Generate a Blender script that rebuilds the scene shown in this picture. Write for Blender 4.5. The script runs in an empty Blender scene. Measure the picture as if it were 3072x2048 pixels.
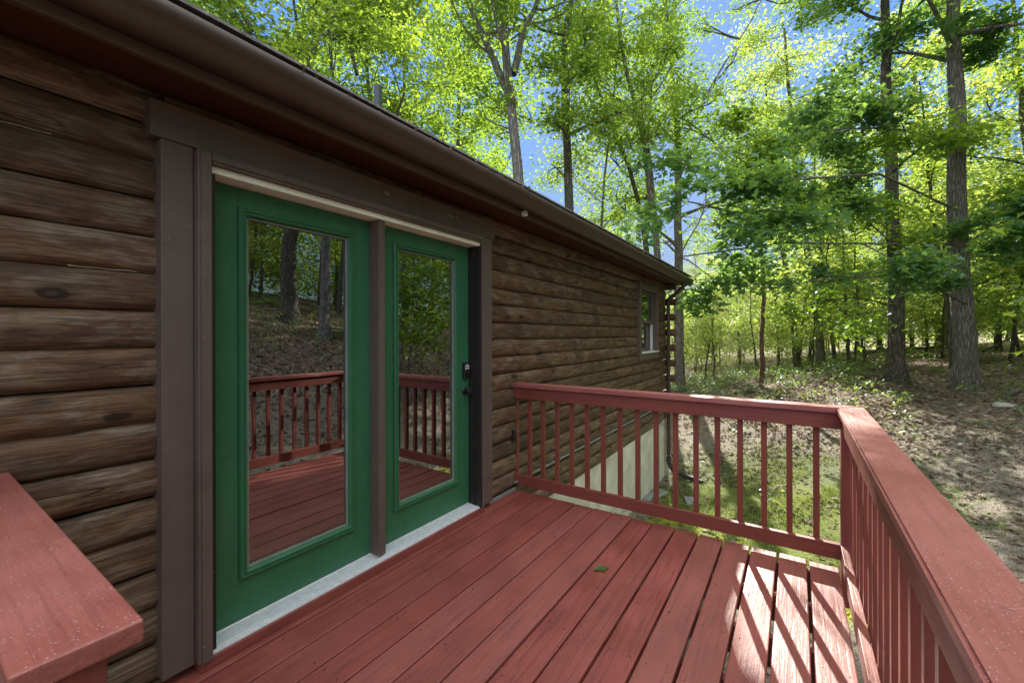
import bpy, bmesh, math, random
import numpy as np
from mathutils import Matrix, Vector
SC = bpy.context.scene
COL = SC.collection
rnd = random.Random(7)
# ------------------------------------------------------------------ camera
FPX, YAW, ROLL, CY, EYE = 1268.58, math.radians(33.968), math.radians(-0.154), 1002.15, 1.4705
Fv = np.array([math.cos(YAW), math.sin(YAW), 0.0]); Rv = np.array([math.sin(YAW), -math.cos(YAW), 0.0]); Uv = np.array([0, 0, 1.0])
R2 = Rv*math.cos(ROLL)+Uv*math.sin(ROLL); U2 = -Rv*math.sin(ROLL)+Uv*math.cos(ROLL)
cd = bpy.data.cameras.new('camera'); cam = bpy.data.objects.new('camera', cd); COL.objects.link(cam)
M = Matrix(((R2[0], U2[0], -Fv[0], 0), (R2[1], U2[1], -Fv[1], 0), (R2[2], U2[2], -Fv[2], EYE), (0, 0, 0, 1)))
cam.matrix_world = M
cd.sensor_width = 36; cd.lens = FPX/3072*36; cd.shift_y = -(1024-CY)/3072; cd.clip_start = 0.03; cd.clip_end = 500
SC.camera = cam
# ------------------------------------------------------------------ light
SUN_AZ, SUN_EL = math.radians(17.0), math.radians(27.5)
S = np.array([math.cos(SUN_EL)*math.cos(SUN_AZ), math.cos(SUN_EL)*math.sin(SUN_AZ), math.sin(SUN_EL)])
w = bpy.data.worlds.new('World'); SC.world = w; w.use_nodes = True
nt = w.node_tree; nt.nodes.clear()
SKY_GAIN, FILL_CLOUD = 1.38, 8.6
sky = nt.nodes.new('ShaderNodeTexSky'); sky.sky_type = 'NISHITA'; sky.sun_disc = False
sky.sun_elevation = SUN_EL; sky.sun_rotation = math.radians(90)-SUN_AZ; sky.altitude = 300; sky.air_density = 1.0; sky.dust_density = 0.3; sky.ozone_density = 2.0
bg = nt.nodes.new('ShaderNodeBackground'); bg.inputs[1].default_value = 0.13
wo = nt.nodes.new('ShaderNodeOutputWorld')
def wn(t, **kw):
    x = nt.nodes.new(t)
    for k, v in kw.items(): setattr(x, k, v)
    return x
def wm(op, a, b=0.0, c=None):
    x = wn('ShaderNodeMath', operation=op)
    for i, v in enumerate((a, b) if c is None else (a, b, c)):
        if hasattr(v, 'is_linked'): nt.links.new(v, x.inputs[i])
        else: x.inputs[i].default_value = v
    return x.outputs[0]
def wr(v, a, b, c=0.0, d=1.0):
    x = wn('ShaderNodeMapRange', interpolation_type='SMOOTHSTEP'); nt.links.new(v, x.inputs[0])
    for i, q in enumerate((a, b, c, d)): x.inputs[i+1].default_value = q
    return x.outputs[0]
def wx(f, a, b, mode='MIX'):
    x = wn('ShaderNodeMix', data_type='RGBA', blend_type=mode)
    for i, v in ((0, f), (6, a), (7, b)):
        if hasattr(v, 'is_linked'): nt.links.new(v, x.inputs[i])
        else: x.inputs[i].default_value = v+(1,) if isinstance(v, tuple) else v
    return x.outputs[2]
tcw = wn('ShaderNodeTexCoord'); sepw = wn('ShaderNodeSeparateXYZ'); nt.links.new(tcw.outputs['Generated'], sepw.inputs[0])
bw = wn('ShaderNodeRGBToBW'); nt.links.new(sky.outputs[0], bw.inputs[0])
comp = wm('DIVIDE', SKY_GAIN, wm('ADD', bw.outputs[0], 1.0))         # deep clear blue, glare near the sun held down
cbc = wn('ShaderNodeCombineXYZ')
for i in range(3): nt.links.new(comp, cbc.inputs[i])
skyc = wx(1.0, sky.outputs[0], cbc.outputs[0], 'MULTIPLY')
tint = wx(wr(sepw.outputs[2], .05, .45), (.92, 1.0, 1.22), (.70, 1.0, 1.48))
skyc = wx(1.0, skyc, tint, 'MULTIPLY')
# cloud light added out of view, overhead and behind the camera, to brighten shade
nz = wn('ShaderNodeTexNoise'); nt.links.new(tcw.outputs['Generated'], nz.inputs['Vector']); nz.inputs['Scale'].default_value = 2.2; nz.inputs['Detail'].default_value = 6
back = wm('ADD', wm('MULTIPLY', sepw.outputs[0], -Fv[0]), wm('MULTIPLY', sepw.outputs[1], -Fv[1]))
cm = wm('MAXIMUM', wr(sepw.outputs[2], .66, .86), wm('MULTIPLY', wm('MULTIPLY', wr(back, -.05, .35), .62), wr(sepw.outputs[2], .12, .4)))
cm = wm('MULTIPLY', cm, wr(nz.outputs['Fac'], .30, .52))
cl = wx(wr(nz.outputs['Fac'], .40, .75), (FILL_CLOUD*.77, FILL_CLOUD*.76, FILL_CLOUD*.78), (FILL_CLOUD*1.02, FILL_CLOUD*.98, FILL_CLOUD*.91))
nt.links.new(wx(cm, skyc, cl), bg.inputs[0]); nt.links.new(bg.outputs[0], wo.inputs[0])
sl = bpy.data.lights.new('sun', 'SUN'); sl.energy = 4.6; sl.angle = math.radians(0.5); sl.color = (1.0, 0.93, 0.82)
so = bpy.data.objects.new('sun', sl); COL.objects.link(so); so.location = (0, 0, 30)
so.rotation_euler = Vector(-S).to_track_quat('-Z', 'Y').to_euler()
SC.view_settings.view_transform = 'Standard'; SC.view_settings.look = 'None'; SC.view_settings.gamma = 1; SC.view_settings.exposure = 1.75
SC.render.engine = 'CYCLES'

def at(px, py, depth):
    return np.array([0, 0, EYE]) + (Fv*FPX + R2*(px-1536) + U2*(CY-py))*depth/FPX

# ------------------------------------------------------------------ materials
class NT:
    def __init__(s, name):
        s.m = bpy.data.materials.new(name); s.m.use_nodes = True; s.t = s.m.node_tree; s.t.nodes.clear()
        s.out = s.n('ShaderNodeOutputMaterial')
    def n(s, typ, **kw):
        x = s.t.nodes.new(typ)
        for k, v in kw.items(): setattr(x, k, v)
        return x
    def l(s, a, b): s.t.links.new(a, b)
    def set(s, node, **kw):
        for k, v in kw.items():
            i = node.inputs[k.replace('_', ' ')]
            if hasattr(v, 'is_linked'): s.l(v, i)
            else: i.default_value = v
        return node
    def coords(s, scale=(1, 1, 1), island=True, obj=True):
        tc = s.n('ShaderNodeTexCoord'); mp = s.n('ShaderNodeMapping'); mp.inputs['Scale'].default_value = scale
        s.l(tc.outputs['Object'], mp.inputs['Vector'])
        if island:
            g = s.n('ShaderNodeNewGeometry'); mu = s.n('ShaderNodeMath', operation='MULTIPLY'); mu.inputs[1].default_value = 37.0
            s.l(g.outputs['Random Per Island'], mu.inputs[0])
            cb = s.n('ShaderNodeCombineXYZ'); s.l(mu.outputs[0], cb.inputs[0]); s.l(mu.outputs[0], cb.inputs[2])
            s.l(cb.outputs[0], mp.inputs['Location'])
            s.isl = g.outputs['Random Per Island']
        return mp.outputs[0]
    def noise(s, vec, scale=5, detail=3, rough=.55, dist=0):
        x = s.n('ShaderNodeTexNoise'); s.l(vec, x.inputs['Vector']); x.inputs['Scale'].default_value = scale
        x.inputs['Detail'].default_value = detail; x.inputs['Roughness'].default_value = rough; x.inputs['Distortion'].default_value = dist
        return x.outputs['Fac']
    def ramp(s, fac, stops, interp='LINEAR'):
        x = s.n('ShaderNodeValToRGB'); x.color_ramp.interpolation = interp
        while len(x.color_ramp.elements) < len(stops): x.color_ramp.elements.new(.5)
        for e, (p, c) in zip(x.color_ramp.elements, stops):
            e.position = p; e.color = (c if isinstance(c, tuple) else (c, c, c))+(1,)
        s.l(fac, x.inputs[0]); return x.outputs[0]
    def mix(s, fac, a, b, mode='MIX'):
        x = s.n('ShaderNodeMix', data_type='RGBA', blend_type=mode)
        for i, v in ((0, fac), (6, a), (7, b)):
            if hasattr(v, 'is_linked'): s.l(v, x.inputs[i])
            elif isinstance(v, tuple): x.inputs[i].default_value = v+(1,)
            else: x.inputs[i].default_value = v
        return x.outputs[2]
    def math(s, op, a, b=0.0):
        x = s.n('ShaderNodeMath', operation=op)
        for i, v in enumerate((a, b)):
            if hasattr(v, 'is_linked'): s.l(v, x.inputs[i])
            else: x.inputs[i].default_value = v
        return x.outputs[0]
    def bsdf(s, color, rough=.6, spec=.5, metal=0, bump=None, bstr=.3, bdist=.01, coat=0):
        b = s.n('ShaderNodeBsdfPrincipled')
        for k, v in (('Base Color', color), ('Roughness', rough), ('Specular IOR Level', spec), ('Metallic', metal), ('Coat Weight', coat)):
            if hasattr(v, 'is_linked'): s.l(v, b.inputs[k])
            else: b.inputs[k].default_value = (v+(1,) if isinstance(v, tuple) else v)
        if bump is not None:
            bp = s.n('ShaderNodeBump'); bp.inputs['Strength'].default_value = bstr; bp.inputs['Distance'].default_value = bdist
            s.l(bump, bp.inputs['Height']); s.l(bp.outputs[0], b.inputs['Normal'])
        s.l(b.outputs[0], s.out.inputs[0]); return b

def mat_redwood(name, axis=0, ca=(.170, .033, .024), cb=(.270, .062, .047), specks=0.0):
    t = NT(name); sc = [45, 45, 45]; sc[axis] = 2.2
    v = t.coords(tuple(sc)); v2 = t.coords((3, 3, 3), island=True); v3 = t.coords((1, 1, 1), island=False)
    g = t.noise(v, 1.0, 5, .65, .6); big = t.noise(v2, 1.0, 4)
    c = t.mix(t.ramp(big, [(.3, 0.0), (.7, 1.0)]), ca, cb)
    c = t.mix(t.ramp(g, [(.36, 0.3 if specks else .7), (.52, 0.0)]), c, (.11, .022, .018))
    c = t.mix(t.math('MULTIPLY', t.isl, .4), c, (.255, .098, .078))
    # worn spots
    fn = t.noise(v3, 38, 4, .7); c = t.mix(t.ramp(fn, [(.63, 0.0), (.72, .65)]), c, (.10, .045, .035))
    if specks:
        vo = t.n('ShaderNodeTexVoronoi'); vo.inputs['Scale'].default_value = 150; t.l(v3, vo.inputs['Vector'])
        sp = t.ramp(vo.outputs['Distance'], [(.16, 1.0), (.26, 0.0)]); rr = t.ramp(t.noise(v3, 9, 2), [(.38, 0.0), (.5, 1.0)])
        sp = t.math('MULTIPLY', sp, rr); sp = t.math('MULTIPLY', sp, t.ramp(vo.outputs['Color'], [(.45, 0.0), (.5, specks)]))
        c = t.mix(sp, c, (.46, .30, .28))
    ro = t.ramp(big, [(.3, .40), (.7, .60)])
    hb = t.math('ADD', g, t.math('MULTIPLY', fn, .5))
    t.bsdf(c, ro, .5, bump=hb, bstr=.6, bdist=.005)
    return t.m

def mat_paint(name, col, rough=.5, chips=None, grain=(30, 30, 2), spec=.4, bs=.12, dirt=.35):
    t = NT(name); v = t.coords(grain); v3 = t.coords((1, 1, 1), island=False)
    g = t.noise(v, 1, 4, .6, .4); n = t.noise(v3, 2.2, 3)
    dk = tuple(x*.72 for x in col); lt = tuple(min(1, x*1.12) for x in col)
    c = t.mix(n, dk, lt)
    c = t.mix(t.ramp(g, [(.35, .25), (.5, 0.0)]), c, tuple(x*.6 for x in col))
    dn = t.noise(t.coords((3, 3, 9), island=False), 1.0, 6, .72, .5); c = t.mix(t.ramp(dn, [(.54, 0.0), (.68, dirt)]), c, tuple(x*.5 for x in col)); c = t.mix(t.ramp(dn, [(.26, dirt*.7), (.40, 0.0)]), c, tuple(min(1, x*1.35+.02) for x in col))
    if chips:
        ch = t.noise(v3, 55, 3, .7); c = t.mix(t.ramp(ch, [(.715, 0.0), (.735, .8)]), c, chips)
    t.bsdf(c, rough, spec, bump=g, bstr=bs, bdist=.003)
    return t.m

def mat_log():
    t = NT('stained_log'); v = t.coords((2.2, 48, 48)); v2 = t.coords((2.0, 7, 7)); v3 = t.coords((1, 1, 1), island=False)
    g = t.noise(v, 1.0, 6, .68, .8); big = t.noise(v2, 1.0, 4, .6, .3)
    isl = t.isl
    sep = t.n('ShaderNodeSeparateXYZ'); tc = t.n('ShaderNodeTexCoord'); t.l(tc.outputs['Object'], sep.inputs[0])
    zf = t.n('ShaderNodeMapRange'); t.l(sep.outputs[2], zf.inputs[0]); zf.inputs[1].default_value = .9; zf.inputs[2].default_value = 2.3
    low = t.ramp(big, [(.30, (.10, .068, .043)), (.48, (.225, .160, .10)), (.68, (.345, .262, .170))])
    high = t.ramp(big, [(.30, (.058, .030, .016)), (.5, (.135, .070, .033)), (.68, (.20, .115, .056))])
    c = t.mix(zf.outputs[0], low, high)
    # greyed weathering, patchy
    wv = t.noise(t.coords((4.5, 13, 13)), 1.0, 6, .66, .4)
    c = t.mix(t.ramp(wv, [(.46, 0.0), (.62, .7)]), c, (.26, .205, .145))
    c = t.mix(t.ramp(isl, [(0.0, .5), (.5, 0.0), (1.0, 0.0)]), c, (.040, .024, .015))
    c = t.mix(t.ramp(g, [(.28, .45), (.44, 0.0)]), c, (.020, .011, .006))
    fine = t.noise(t.coords((6, 95, 95)), 1.0, 3, .7)
    c = t.mix(t.ramp(fine, [(.42, .62), (.56, 0.0)]), c, (.028, .016, .010))
    # long drying cracks
    cn = t.noise(t.coords((.55, 13, 13)), 1.0, 2, .5, .25); ck = t.ramp(t.math('ABSOLUTE', t.math('SUBTRACT', cn, .5)), [(0.0, 1.0), (.007, 0.0)])
    ck = t.math('MULTIPLY', ck, t.ramp(t.noise(t.coords((1.1, 4, 4)), 1.0, 2), [(.50, 0.0), (.60, 1.0)])); c = t.mix(ck, c, (.010, .006, .004))
    # small pale fastener plugs and scuffs
    vp = t.n('ShaderNodeTexVoronoi'); vp.inputs['Scale'].default_value = 1.0; t.l(t.coords((3.2, 6.4, 6.4)), vp.inputs['Vector']); pl = t.ramp(vp.outputs['Distance'], [(.045, 1.0), (.075, 0.0)])
    pl = t.math('MULTIPLY', pl, t.ramp(vp.outputs['Color'], [(.72, 0.0), (.76, .75)])); c = t.mix(pl, c, (.36, .29, .21))
    # knots
    vk = t.coords((2.4, 3.4, 5.6)); vo = t.n('ShaderNodeTexVoronoi'); vo.inputs['Scale'].default_value = 1.0
    nd = t.n('ShaderNodeTexNoise'); t.l(vk, nd.inputs['Vector']); nd.inputs['Scale'].default_value = 6
    mv = t.n('ShaderNodeMix', data_type='VECTOR'); mv.inputs[0].default_value = .06; t.l(vk, mv.inputs[4]); t.l(nd.outputs['Color'], mv.inputs[5])
    t.l(mv.outputs[1], vo.inputs['Vector'])
    kn = t.ramp(vo.outputs['Distance'], [(0.0, .35), (.05, .9), (.09, .9), (.12, .3), (.20, 0.0)])
    c = t.mix(kn, c, (.014, .008, .005))
    ht = t.math('ADD', t.math('MULTIPLY', g, .8), t.math('MULTIPLY', fine, .4)); ht = t.math('SUBTRACT', ht, t.math('MULTIPLY', kn, .5)); ht = t.math('SUBTRACT', ht, t.math('MULTIPLY', ck, .8))
    t.bsdf(c, t.ramp(g, [(.3, .75), (.7, .5)]), .35, bump=ht, bstr=.55, bdist=.006)
    return t.m

def mat_simple(name, a, b, scale=6, rough=.6, metal=0, spec=.4, bs=.1, bd=.005):
    t = NT(name); v = t.coords((1, 1, 1), island=False); n = t.noise(v, scale, 4, .6)
    t.bsdf(t.mix(t.ramp(n, [(.3, 0.0), (.7, 1.0)]), a, b), rough, spec, metal, bump=n, bstr=bs, bdist=bd)
    return t.m

def mat_bark(name, a=(.20, .18, .155), b=(.45, .42, .37), moss=.08):
    t = NT(name); v = t.coords((17, 17, 2.1), island=False); vo = t.n('ShaderNodeTexVoronoi'); vo.feature = 'DISTANCE_TO_EDGE'; vo.inputs['Scale'].default_value = 1.0
    nd = t.n('ShaderNodeTexNoise'); t.l(v, nd.inputs['Vector']); nd.inputs['Scale'].default_value = 1.3; nd.inputs['Detail'].default_value = 4
    mv = t.n('ShaderNodeMix', data_type='VECTOR'); mv.inputs[0].default_value = .5; t.l(v, mv.inputs[4]); t.l(nd.outputs['Color'], mv.inputs[5]); 
    sc = t.n('ShaderNodeVectorMath', operation='SCALE'); sc.inputs['Scale'].default_value = 2.6; t.l(mv.outputs[1], sc.inputs[0]); t.l(sc.outputs[0], vo.inputs['Vector'])
    v3 = t.coords((1, 1, 1), island=False); n = t.noise(v3, 14, 5, .7); big = t.noise(v3, 1.1, 3)
    rid = t.ramp(vo.outputs['Distance'], [(.0, 0.0), (.30, 1.0)])
    c = t.mix(rid, tuple(x*.62 for x in a), t.mix(n, a, b))
    c = t.mix(t.ramp(big, [(.52, 0.0), (.68, moss*3)]), c, (.10, .13, .05))
    t.bsdf(c, .9, .15, bump=t.math('ADD', rid, t.math('MULTIPLY', n, .35)), bstr=.9, bdist=.03)
    return t.m

def mat_leaf(name, a, b, tr, trans=.45, yellow=.1):
    t = NT(name); g = t.n('ShaderNodeNewGeometry'); r = g.outputs['Random Per Island']
    v = t.coords((1, 1, 1), island=False); n = t.noise(v, .8, 2)
    c = t.mix(r, a, b); c2 = t.mix(n, tr, tuple(min(.95, x*y) for x, y in zip(tr, (1.5, 1.06, .8))))
    c2 = t.mix(r, c2, tuple(x*.62 for x in tr))
    d = t.n('ShaderNodeBsdfDiffuse'); t.l(c, d.inputs[0]); tl = t.n('ShaderNodeBsdfTranslucent'); t.l(c2, tl.inputs[0])
    m1 = t.n('ShaderNodeMixShader'); m1.inputs[0].default_value = trans; t.l(d.outputs[0], m1.inputs[1]); t.l(tl.outputs[0], m1.inputs[2])
    gl = t.n('ShaderNodeBsdfGlossy'); gl.inputs['Roughness'].default_value = .38; gl.inputs[0].default_value = (.8, .9, 1, 1)
    m2 = t.n('ShaderNodeMixShader'); m2.inputs[0].default_value = .045 if yellow else .006; t.l(m1.outputs[0], m2.inputs[1]); t.l(gl.outputs[0], m2.inputs[2])
    t.l(m2.outputs[0], t.out.inputs[0]); return t.m

def mat_glass(name, refl=.28, tint=(.75, .82, .78)):
    t = NT(name); tr = t.n('ShaderNodeBsdfTransparent'); tr.inputs[0].default_value = tint+(1,)
    gl = t.n('ShaderNodeBsdfGlossy'); gl.inputs['Roughness'].default_value = 0.0; gl.inputs[0].default_value = (.95, .97, 1, 1)
    lw = t.n('ShaderNodeLayerWeight'); lw.inputs[0].default_value = .35
    v = t.coords((1, 1, 1), island=False); n = t.noise(v, 1.7, 2); bp = t.n('ShaderNodeBump'); bp.inputs['Strength'].default_value = .03; bp.inputs['Distance'].default_value = .01; t.l(n, bp.inputs['Height']); t.l(bp.outputs[0], gl.inputs['Normal'])
    f = t.math('ADD', t.math('MULTIPLY', lw.outputs['Facing'], .35), refl)
    mx = t.n('ShaderNodeMixShader'); t.l(f, mx.inputs[0]); t.l(tr.outputs[0], mx.inputs[1]); t.l(gl.outputs[0], mx.inputs[2])
    t.l(mx.outputs[0], t.out.inputs[0]); return t.m

def mat_ground():
    t = NT('forest_floor'); v = t.coords((1, 1, 1), island=False)
    n1 = t.noise(v, 1.1, 5, .6, .3); n2 = t.noise(v, 9, 5, .7); n3 = t.noise(v, 45, 4, .75)
    vo = t.n('ShaderNodeTexVoronoi'); vo.inputs['Scale'].default_value = 16; t.l(v, vo.inputs['Vector'])
    litter = t.ramp(vo.outputs['Color'], [(.1, (.10, .075, .055)), (.4, (.19, .145, .108)), (.7, (.28, .22, .165)), (.95, (.42, .34, .26))])
    dirt = t.ramp(n3, [(.3, (.10, .088, .068)), (.5, (.21, .185, .145)), (.72, (.45, .41, .34))])
    sep = t.n('ShaderNodeSeparateXYZ'); tc = t.n('ShaderNodeTexCoord'); t.l(tc.outputs['Object'], sep.inputs[0])
    # bare yard near the cabin, leaf litter further out
    mr = t.n('ShaderNodeMapRange'); t.l(sep.outputs[0], mr.inputs[0]); mr.inputs[1].default_value = 11.0; mr.inputs[2].default_value = 15.0
    fy = t.n('ShaderNodeMapRange'); t.l(sep.outputs[1], fy.inputs[0]); fy.inputs[1].default_value = -4.2; fy.inputs[2].default_value = -6.0
    lf = t.math('MAXIMUM', mr.outputs[0], fy.outputs[0]); lf = t.math('ADD', lf, t.math('MULTIPLY', t.math('SUBTRACT', n1, .5), 1.6))
    c = t.mix(t.ramp(lf, [(.35, 0.0), (.65, 1.0)]), dirt, litter)
    c = t.mix(t.ramp(n2, [(.52, 0.0), (.60, .45)]), c, litter)
    # moss and thin grass by the downspout
    def dist(cx, cy, r0, r1):
        a = t.math('SUBTRACT', sep.outputs[0], cx); b = t.math('SUBTRACT', sep.outputs[1], cy)
        d = t.math('SQRT', t.math('ADD', t.math('MULTIPLY', a, a), t.math('MULTIPLY', t.math('MULTIPLY', b, b), 1.7)))
        m = t.n('ShaderNodeMapRange'); t.l(d, m.inputs[0]); m.inputs[1].default_value = r0; m.inputs[2].default_value = r1; m.inputs[3].default_value = 1; m.inputs[4].default_value = 0
        return m.outputs[0]
    ms = t.math('ADD', dist(7.1, .3, 1.5, 3.1), t.math('MULTIPLY', t.math('SUBTRACT', t.noise(v, 2.6, 5, .65), .5), 1.5))
    mossc = t.ramp(n3, [(.3, (.11, .14, .008)), (.55, (.30, .33, .018)), (.8, (.46, .45, .04))])
    c = t.mix(t.ramp(ms, [(.42, 0.0), (.62, .92)]), c, mossc)
    gs = t.math('ADD', dist(8.6, .1, 1.6, 4.0), t.math('MULTIPLY', t.math('SUBTRACT', t.noise(v, 3.6, 5, .65), .5), 2.2))
    c = t.mix(t.ramp(gs, [(.42, 0.0), (.66, .75)]), c, t.ramp(n3, [(.3, (.05, .08, .02)), (.7, (.17, .22, .07))]))
    t.bsdf(c, .95, .15, bump=t.math('ADD', n3, t.math('MULTIPLY', vo.outputs['Distance'], .8)), bstr=.9, bdist=.035)
    return t.m

MT = dict(
    red_x=mat_redwood('red_deck_stain_x', 0), red_y=mat_redwood('red_deck_stain_y', 1), red_z=mat_redwood('red_rail_shaded_z', 2, (.140, .022, .010), (.205, .038, .018)), rail_x=mat_redwood('red_rail_shaded_x', 0, (.140, .022, .010), (.205, .038, .018)), rail_y=mat_redwood('red_rail_shaded_y', 1, (.140, .022, .010), (.205, .038, .018)),  # rail stain darkened: shade of the upright faces put into the colour
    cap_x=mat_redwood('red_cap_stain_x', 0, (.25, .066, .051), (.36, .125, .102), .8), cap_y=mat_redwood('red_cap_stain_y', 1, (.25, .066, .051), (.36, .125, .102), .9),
    log=mat_log(),
    trim=mat_paint('brown_trim_paint', (.125, .094, .080), .5, (.5, .45, .4)), dark=mat_paint('dark_brown_jamb', (.022, .018, .016), .5, (.5, .45, .4)),
    green=mat_paint('green_door_paint', (.034, .150, .072), .36, grain=(26, 26, 2.5), bs=.10, dirt=.22),
    fascia=mat_paint('brown_fascia', (.095, .058, .042), .55, (.35, .27, .2), (1.5, 30, 30)), gutter=mat_paint('brown_gutter_metal', (.075, .048, .034), .45, (.35, .3, .22), (1, 1, 1)),
    soffit=mat_paint('stained_soffit', (.075, .022, .012), .6, None, (1.5, 30, 30)),
    cream=mat_paint('cream_weatherstrip', (.93, .94, .76), .6, None, (1, 1, 1)),
    alu=mat_simple('aluminium_threshold', (.66, .71, .74), (.84, .88, .90), 30, .42, .3),
    black=mat_simple('black_hardware', (.012, .012, .013), (.02, .02, .02), 9, .35), white=mat_simple('white_button', (.7, .7, .68), (.8, .8, .78)),
    glass=mat_glass('door_glass'), bead=mat_simple('pale_glazing_bead', (.16, .19, .155), (.24, .27, .22)),
    concrete=mat_simple('foundation_wall', (.55, .54, .44), (.80, .79, .69), 3.2, .9, 0, .2, .5, .01),
    chink=mat_simple('tan_chinking', (.30, .23, .15), (.48, .39, .27), 40, .8),
    roof=mat_simple('asphalt_shingle', (.16, .155, .15), (.34, .33, .32), 40, .9, 0, .2, .6), pvc=mat_simple('grey_vent_pipe', (.05, .064, .070), (.07, .085, .09), 4, .4),
    shell=mat_simple('dark_interior_wall', (.03, .022, .016), (.05, .036, .026), 4, .8), pine=mat_simple('pine_floor', (.20, .10, .045), (.30, .17, .08), 3, .5),
    steel=mat_simple('grey_flashing', (.20, .23, .23), (.32, .35, .35), 9, .5, .3), stone=mat_simple('pale_limestone', (.30, .29, .27), (.58, .57, .54), 5, .9, 0, .2, .8, .02),
    slab=mat_simple('grey_paver', (.17, .20, .19), (.28, .31, .28), 6, .9, 0, .2, .6, .01), hose=mat_simple('black_drain_hose', (.02, .022, .024), (.035, .037, .04), 9, .5),
    vinyl=mat_simple('white_vinyl_sash', (.62, .64, .60), (.70, .71, .66), 5, .5), ground=mat_ground(),
    bark=mat_bark('oak_bark'), barkd=mat_bark('dark_ivy_bark', (.11, .098, .075), (.30, .275, .215), .15), barkl=mat_bark('pale_bark', (.22, .21, .19), (.50, .49, .45), .08), barko=mat_bark('ruddy_bark', (.16, .09, .055), (.33, .21, .14), .02),
    leaf=mat_leaf('oak_leaf', (.045, .105, .024), (.085, .155, .034), (.38, .66, .06), .48), leafd=mat_leaf('maple_leaf', (.026, .105, .045), (.055, .160, .060), (.28, .56, .09), .42),
    leafy=mat_leaf('sunlit_understory_leaf', (.060, .125, .026), (.11, .175, .036), (.44, .70, .065), .52),
    leafu=mat_leaf('lit_understory_leaf', (.075, .145, .030), (.13, .20, .045), (.64, .90, .17), .56),  # lighter leaf copy, sunlight in the lower wood put into its colour
    pineL=mat_leaf('pine_needle', (.06, .10, .04), (.10, .15, .06), (.60, .74, .24), .5),
    dead=mat_leaf('dead_leaf', (.11, .078, .055), (.27, .21, .15), (.16, .10, .06), .12, 0), grass=mat_leaf('grass_blade', (.06, .12, .02), (.13, .19, .05), (.35, .48, .08), .4),
    seed=mat_leaf('seedling_leaf', (.05, .12, .03), (.11, .19, .06), (.40, .58, .12), .4),
)

# ------------------------------------------------------------------ object helpers
def link(name, me, mats, parent=None, smooth=False):
    for m in (mats if isinstance(mats, (list, tuple)) else [mats]): me.materials.append(m if not isinstance(m, str) else MT[m])
    if smooth:
        me.polygons.foreach_set('use_smooth', np.ones(len(me.polygons), dtype=bool))
    o = bpy.data.objects.new(name, me); COL.objects.link(o)
    if parent is not None: o.parent = parent
    return o
def thing(name, label, cat, loc=(0, 0, 0), group=None):
    o = bpy.data.objects.new(name, None); COL.objects.link(o); o.location = loc; o.empty_display_size = .1
    o['label'] = label; o['category'] = cat
    if group: o['group'] = group
    bpy_parent_loc[o.name] = loc
    return o
bpy_parent_loc = {}
def tag(o, label, cat, group=None):
    o['label'] = label; o['category'] = cat
    if group: o['group'] = group
    return o
XF = [None]
class MB:
    """bmesh collector in world coordinates"""
    def __init__(s): s.bm = bmesh.new()
    def box(s, x0, x1, y0, y1, z0, z1, bev=0.0, seg=2, jit=0):
        vs = [s.bm.verts.new((x, y, z)) for x in (x0, x1) for y in (y0, y1) for z in (z0, z1)]
        fs = [(0, 1, 3, 2), (4, 6, 7, 5), (0, 4, 5, 1), (2, 3, 7, 6), (0, 2, 6, 4), (1, 5, 7, 3)]
        ff = [s.bm.faces.new([vs[i] for i in f]) for f in fs]
        if bev > 0:
            es = set(e for f in ff for e in f.edges)
            bmesh.ops.bevel(s.bm, geom=list(es), offset=bev, segments=seg, affect='EDGES', profile=.6)
        return s
    def prism(s, poly, axis, a, b, bev=0):
        """poly in the two other axes; extruded along axis from a to b"""
        def P(u, v, w): return {0: (w, u, v), 1: (u, w, v), 2: (u, v, w)}[axis]
        A = [s.bm.verts.new(P(u, v, a)) for u, v in poly]; B = [s.bm.verts.new(P(u, v, b)) for u, v in poly]
        n = len(poly); ff = [s.bm.faces.new(A), s.bm.faces.new(B[::-1])]
        for i in range(n): ff.append(s.bm.faces.new((A[i], B[i], B[(i+1) % n], A[(i+1) % n])))
        if bev: bmesh.ops.bevel(s.bm, geom=list(set(e for f in ff for e in f.edges)), offset=bev, segments=2, affect='EDGES')
        return s
    def tube(s, pts, rad, sides=12, cap=True):
        V, F = tube_np([np.array(p, float) for p in pts], [rad]*len(pts) if np.isscalar(rad) else rad, sides)
        vs = [s.bm.verts.new(tuple(v)) for v in V]
        for f in F: s.bm.faces.new([vs[i] for i in f])
        if cap:
            s.bm.faces.new(vs[:sides][::-1]); s.bm.faces.new(vs[-sides:])
        return s
    def build(s, name, mats, parent=None, smooth=False):
        bmesh.ops.recalc_face_normals(s.bm, faces=s.bm.faces[:])
        me = bpy.data.meshes.new(name); s.bm.to_mesh(me); s.bm.free()
        if XF[0] is not None: me.transform(XF[0])
        if parent is not None:
            p = parent; off = Vector((0, 0, 0))
            while p is not None: off += p.location; p = p.parent
            if off.length > 0: me.transform(Matrix.Translation(-off))
        o = link(name, me, mats, parent)
        if smooth:
            for p in me.polygons: p.use_smooth = True
            try:
                me.set_sharp_from_angle(angle=math.radians(38))
            except Exception: pass
        return o
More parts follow.
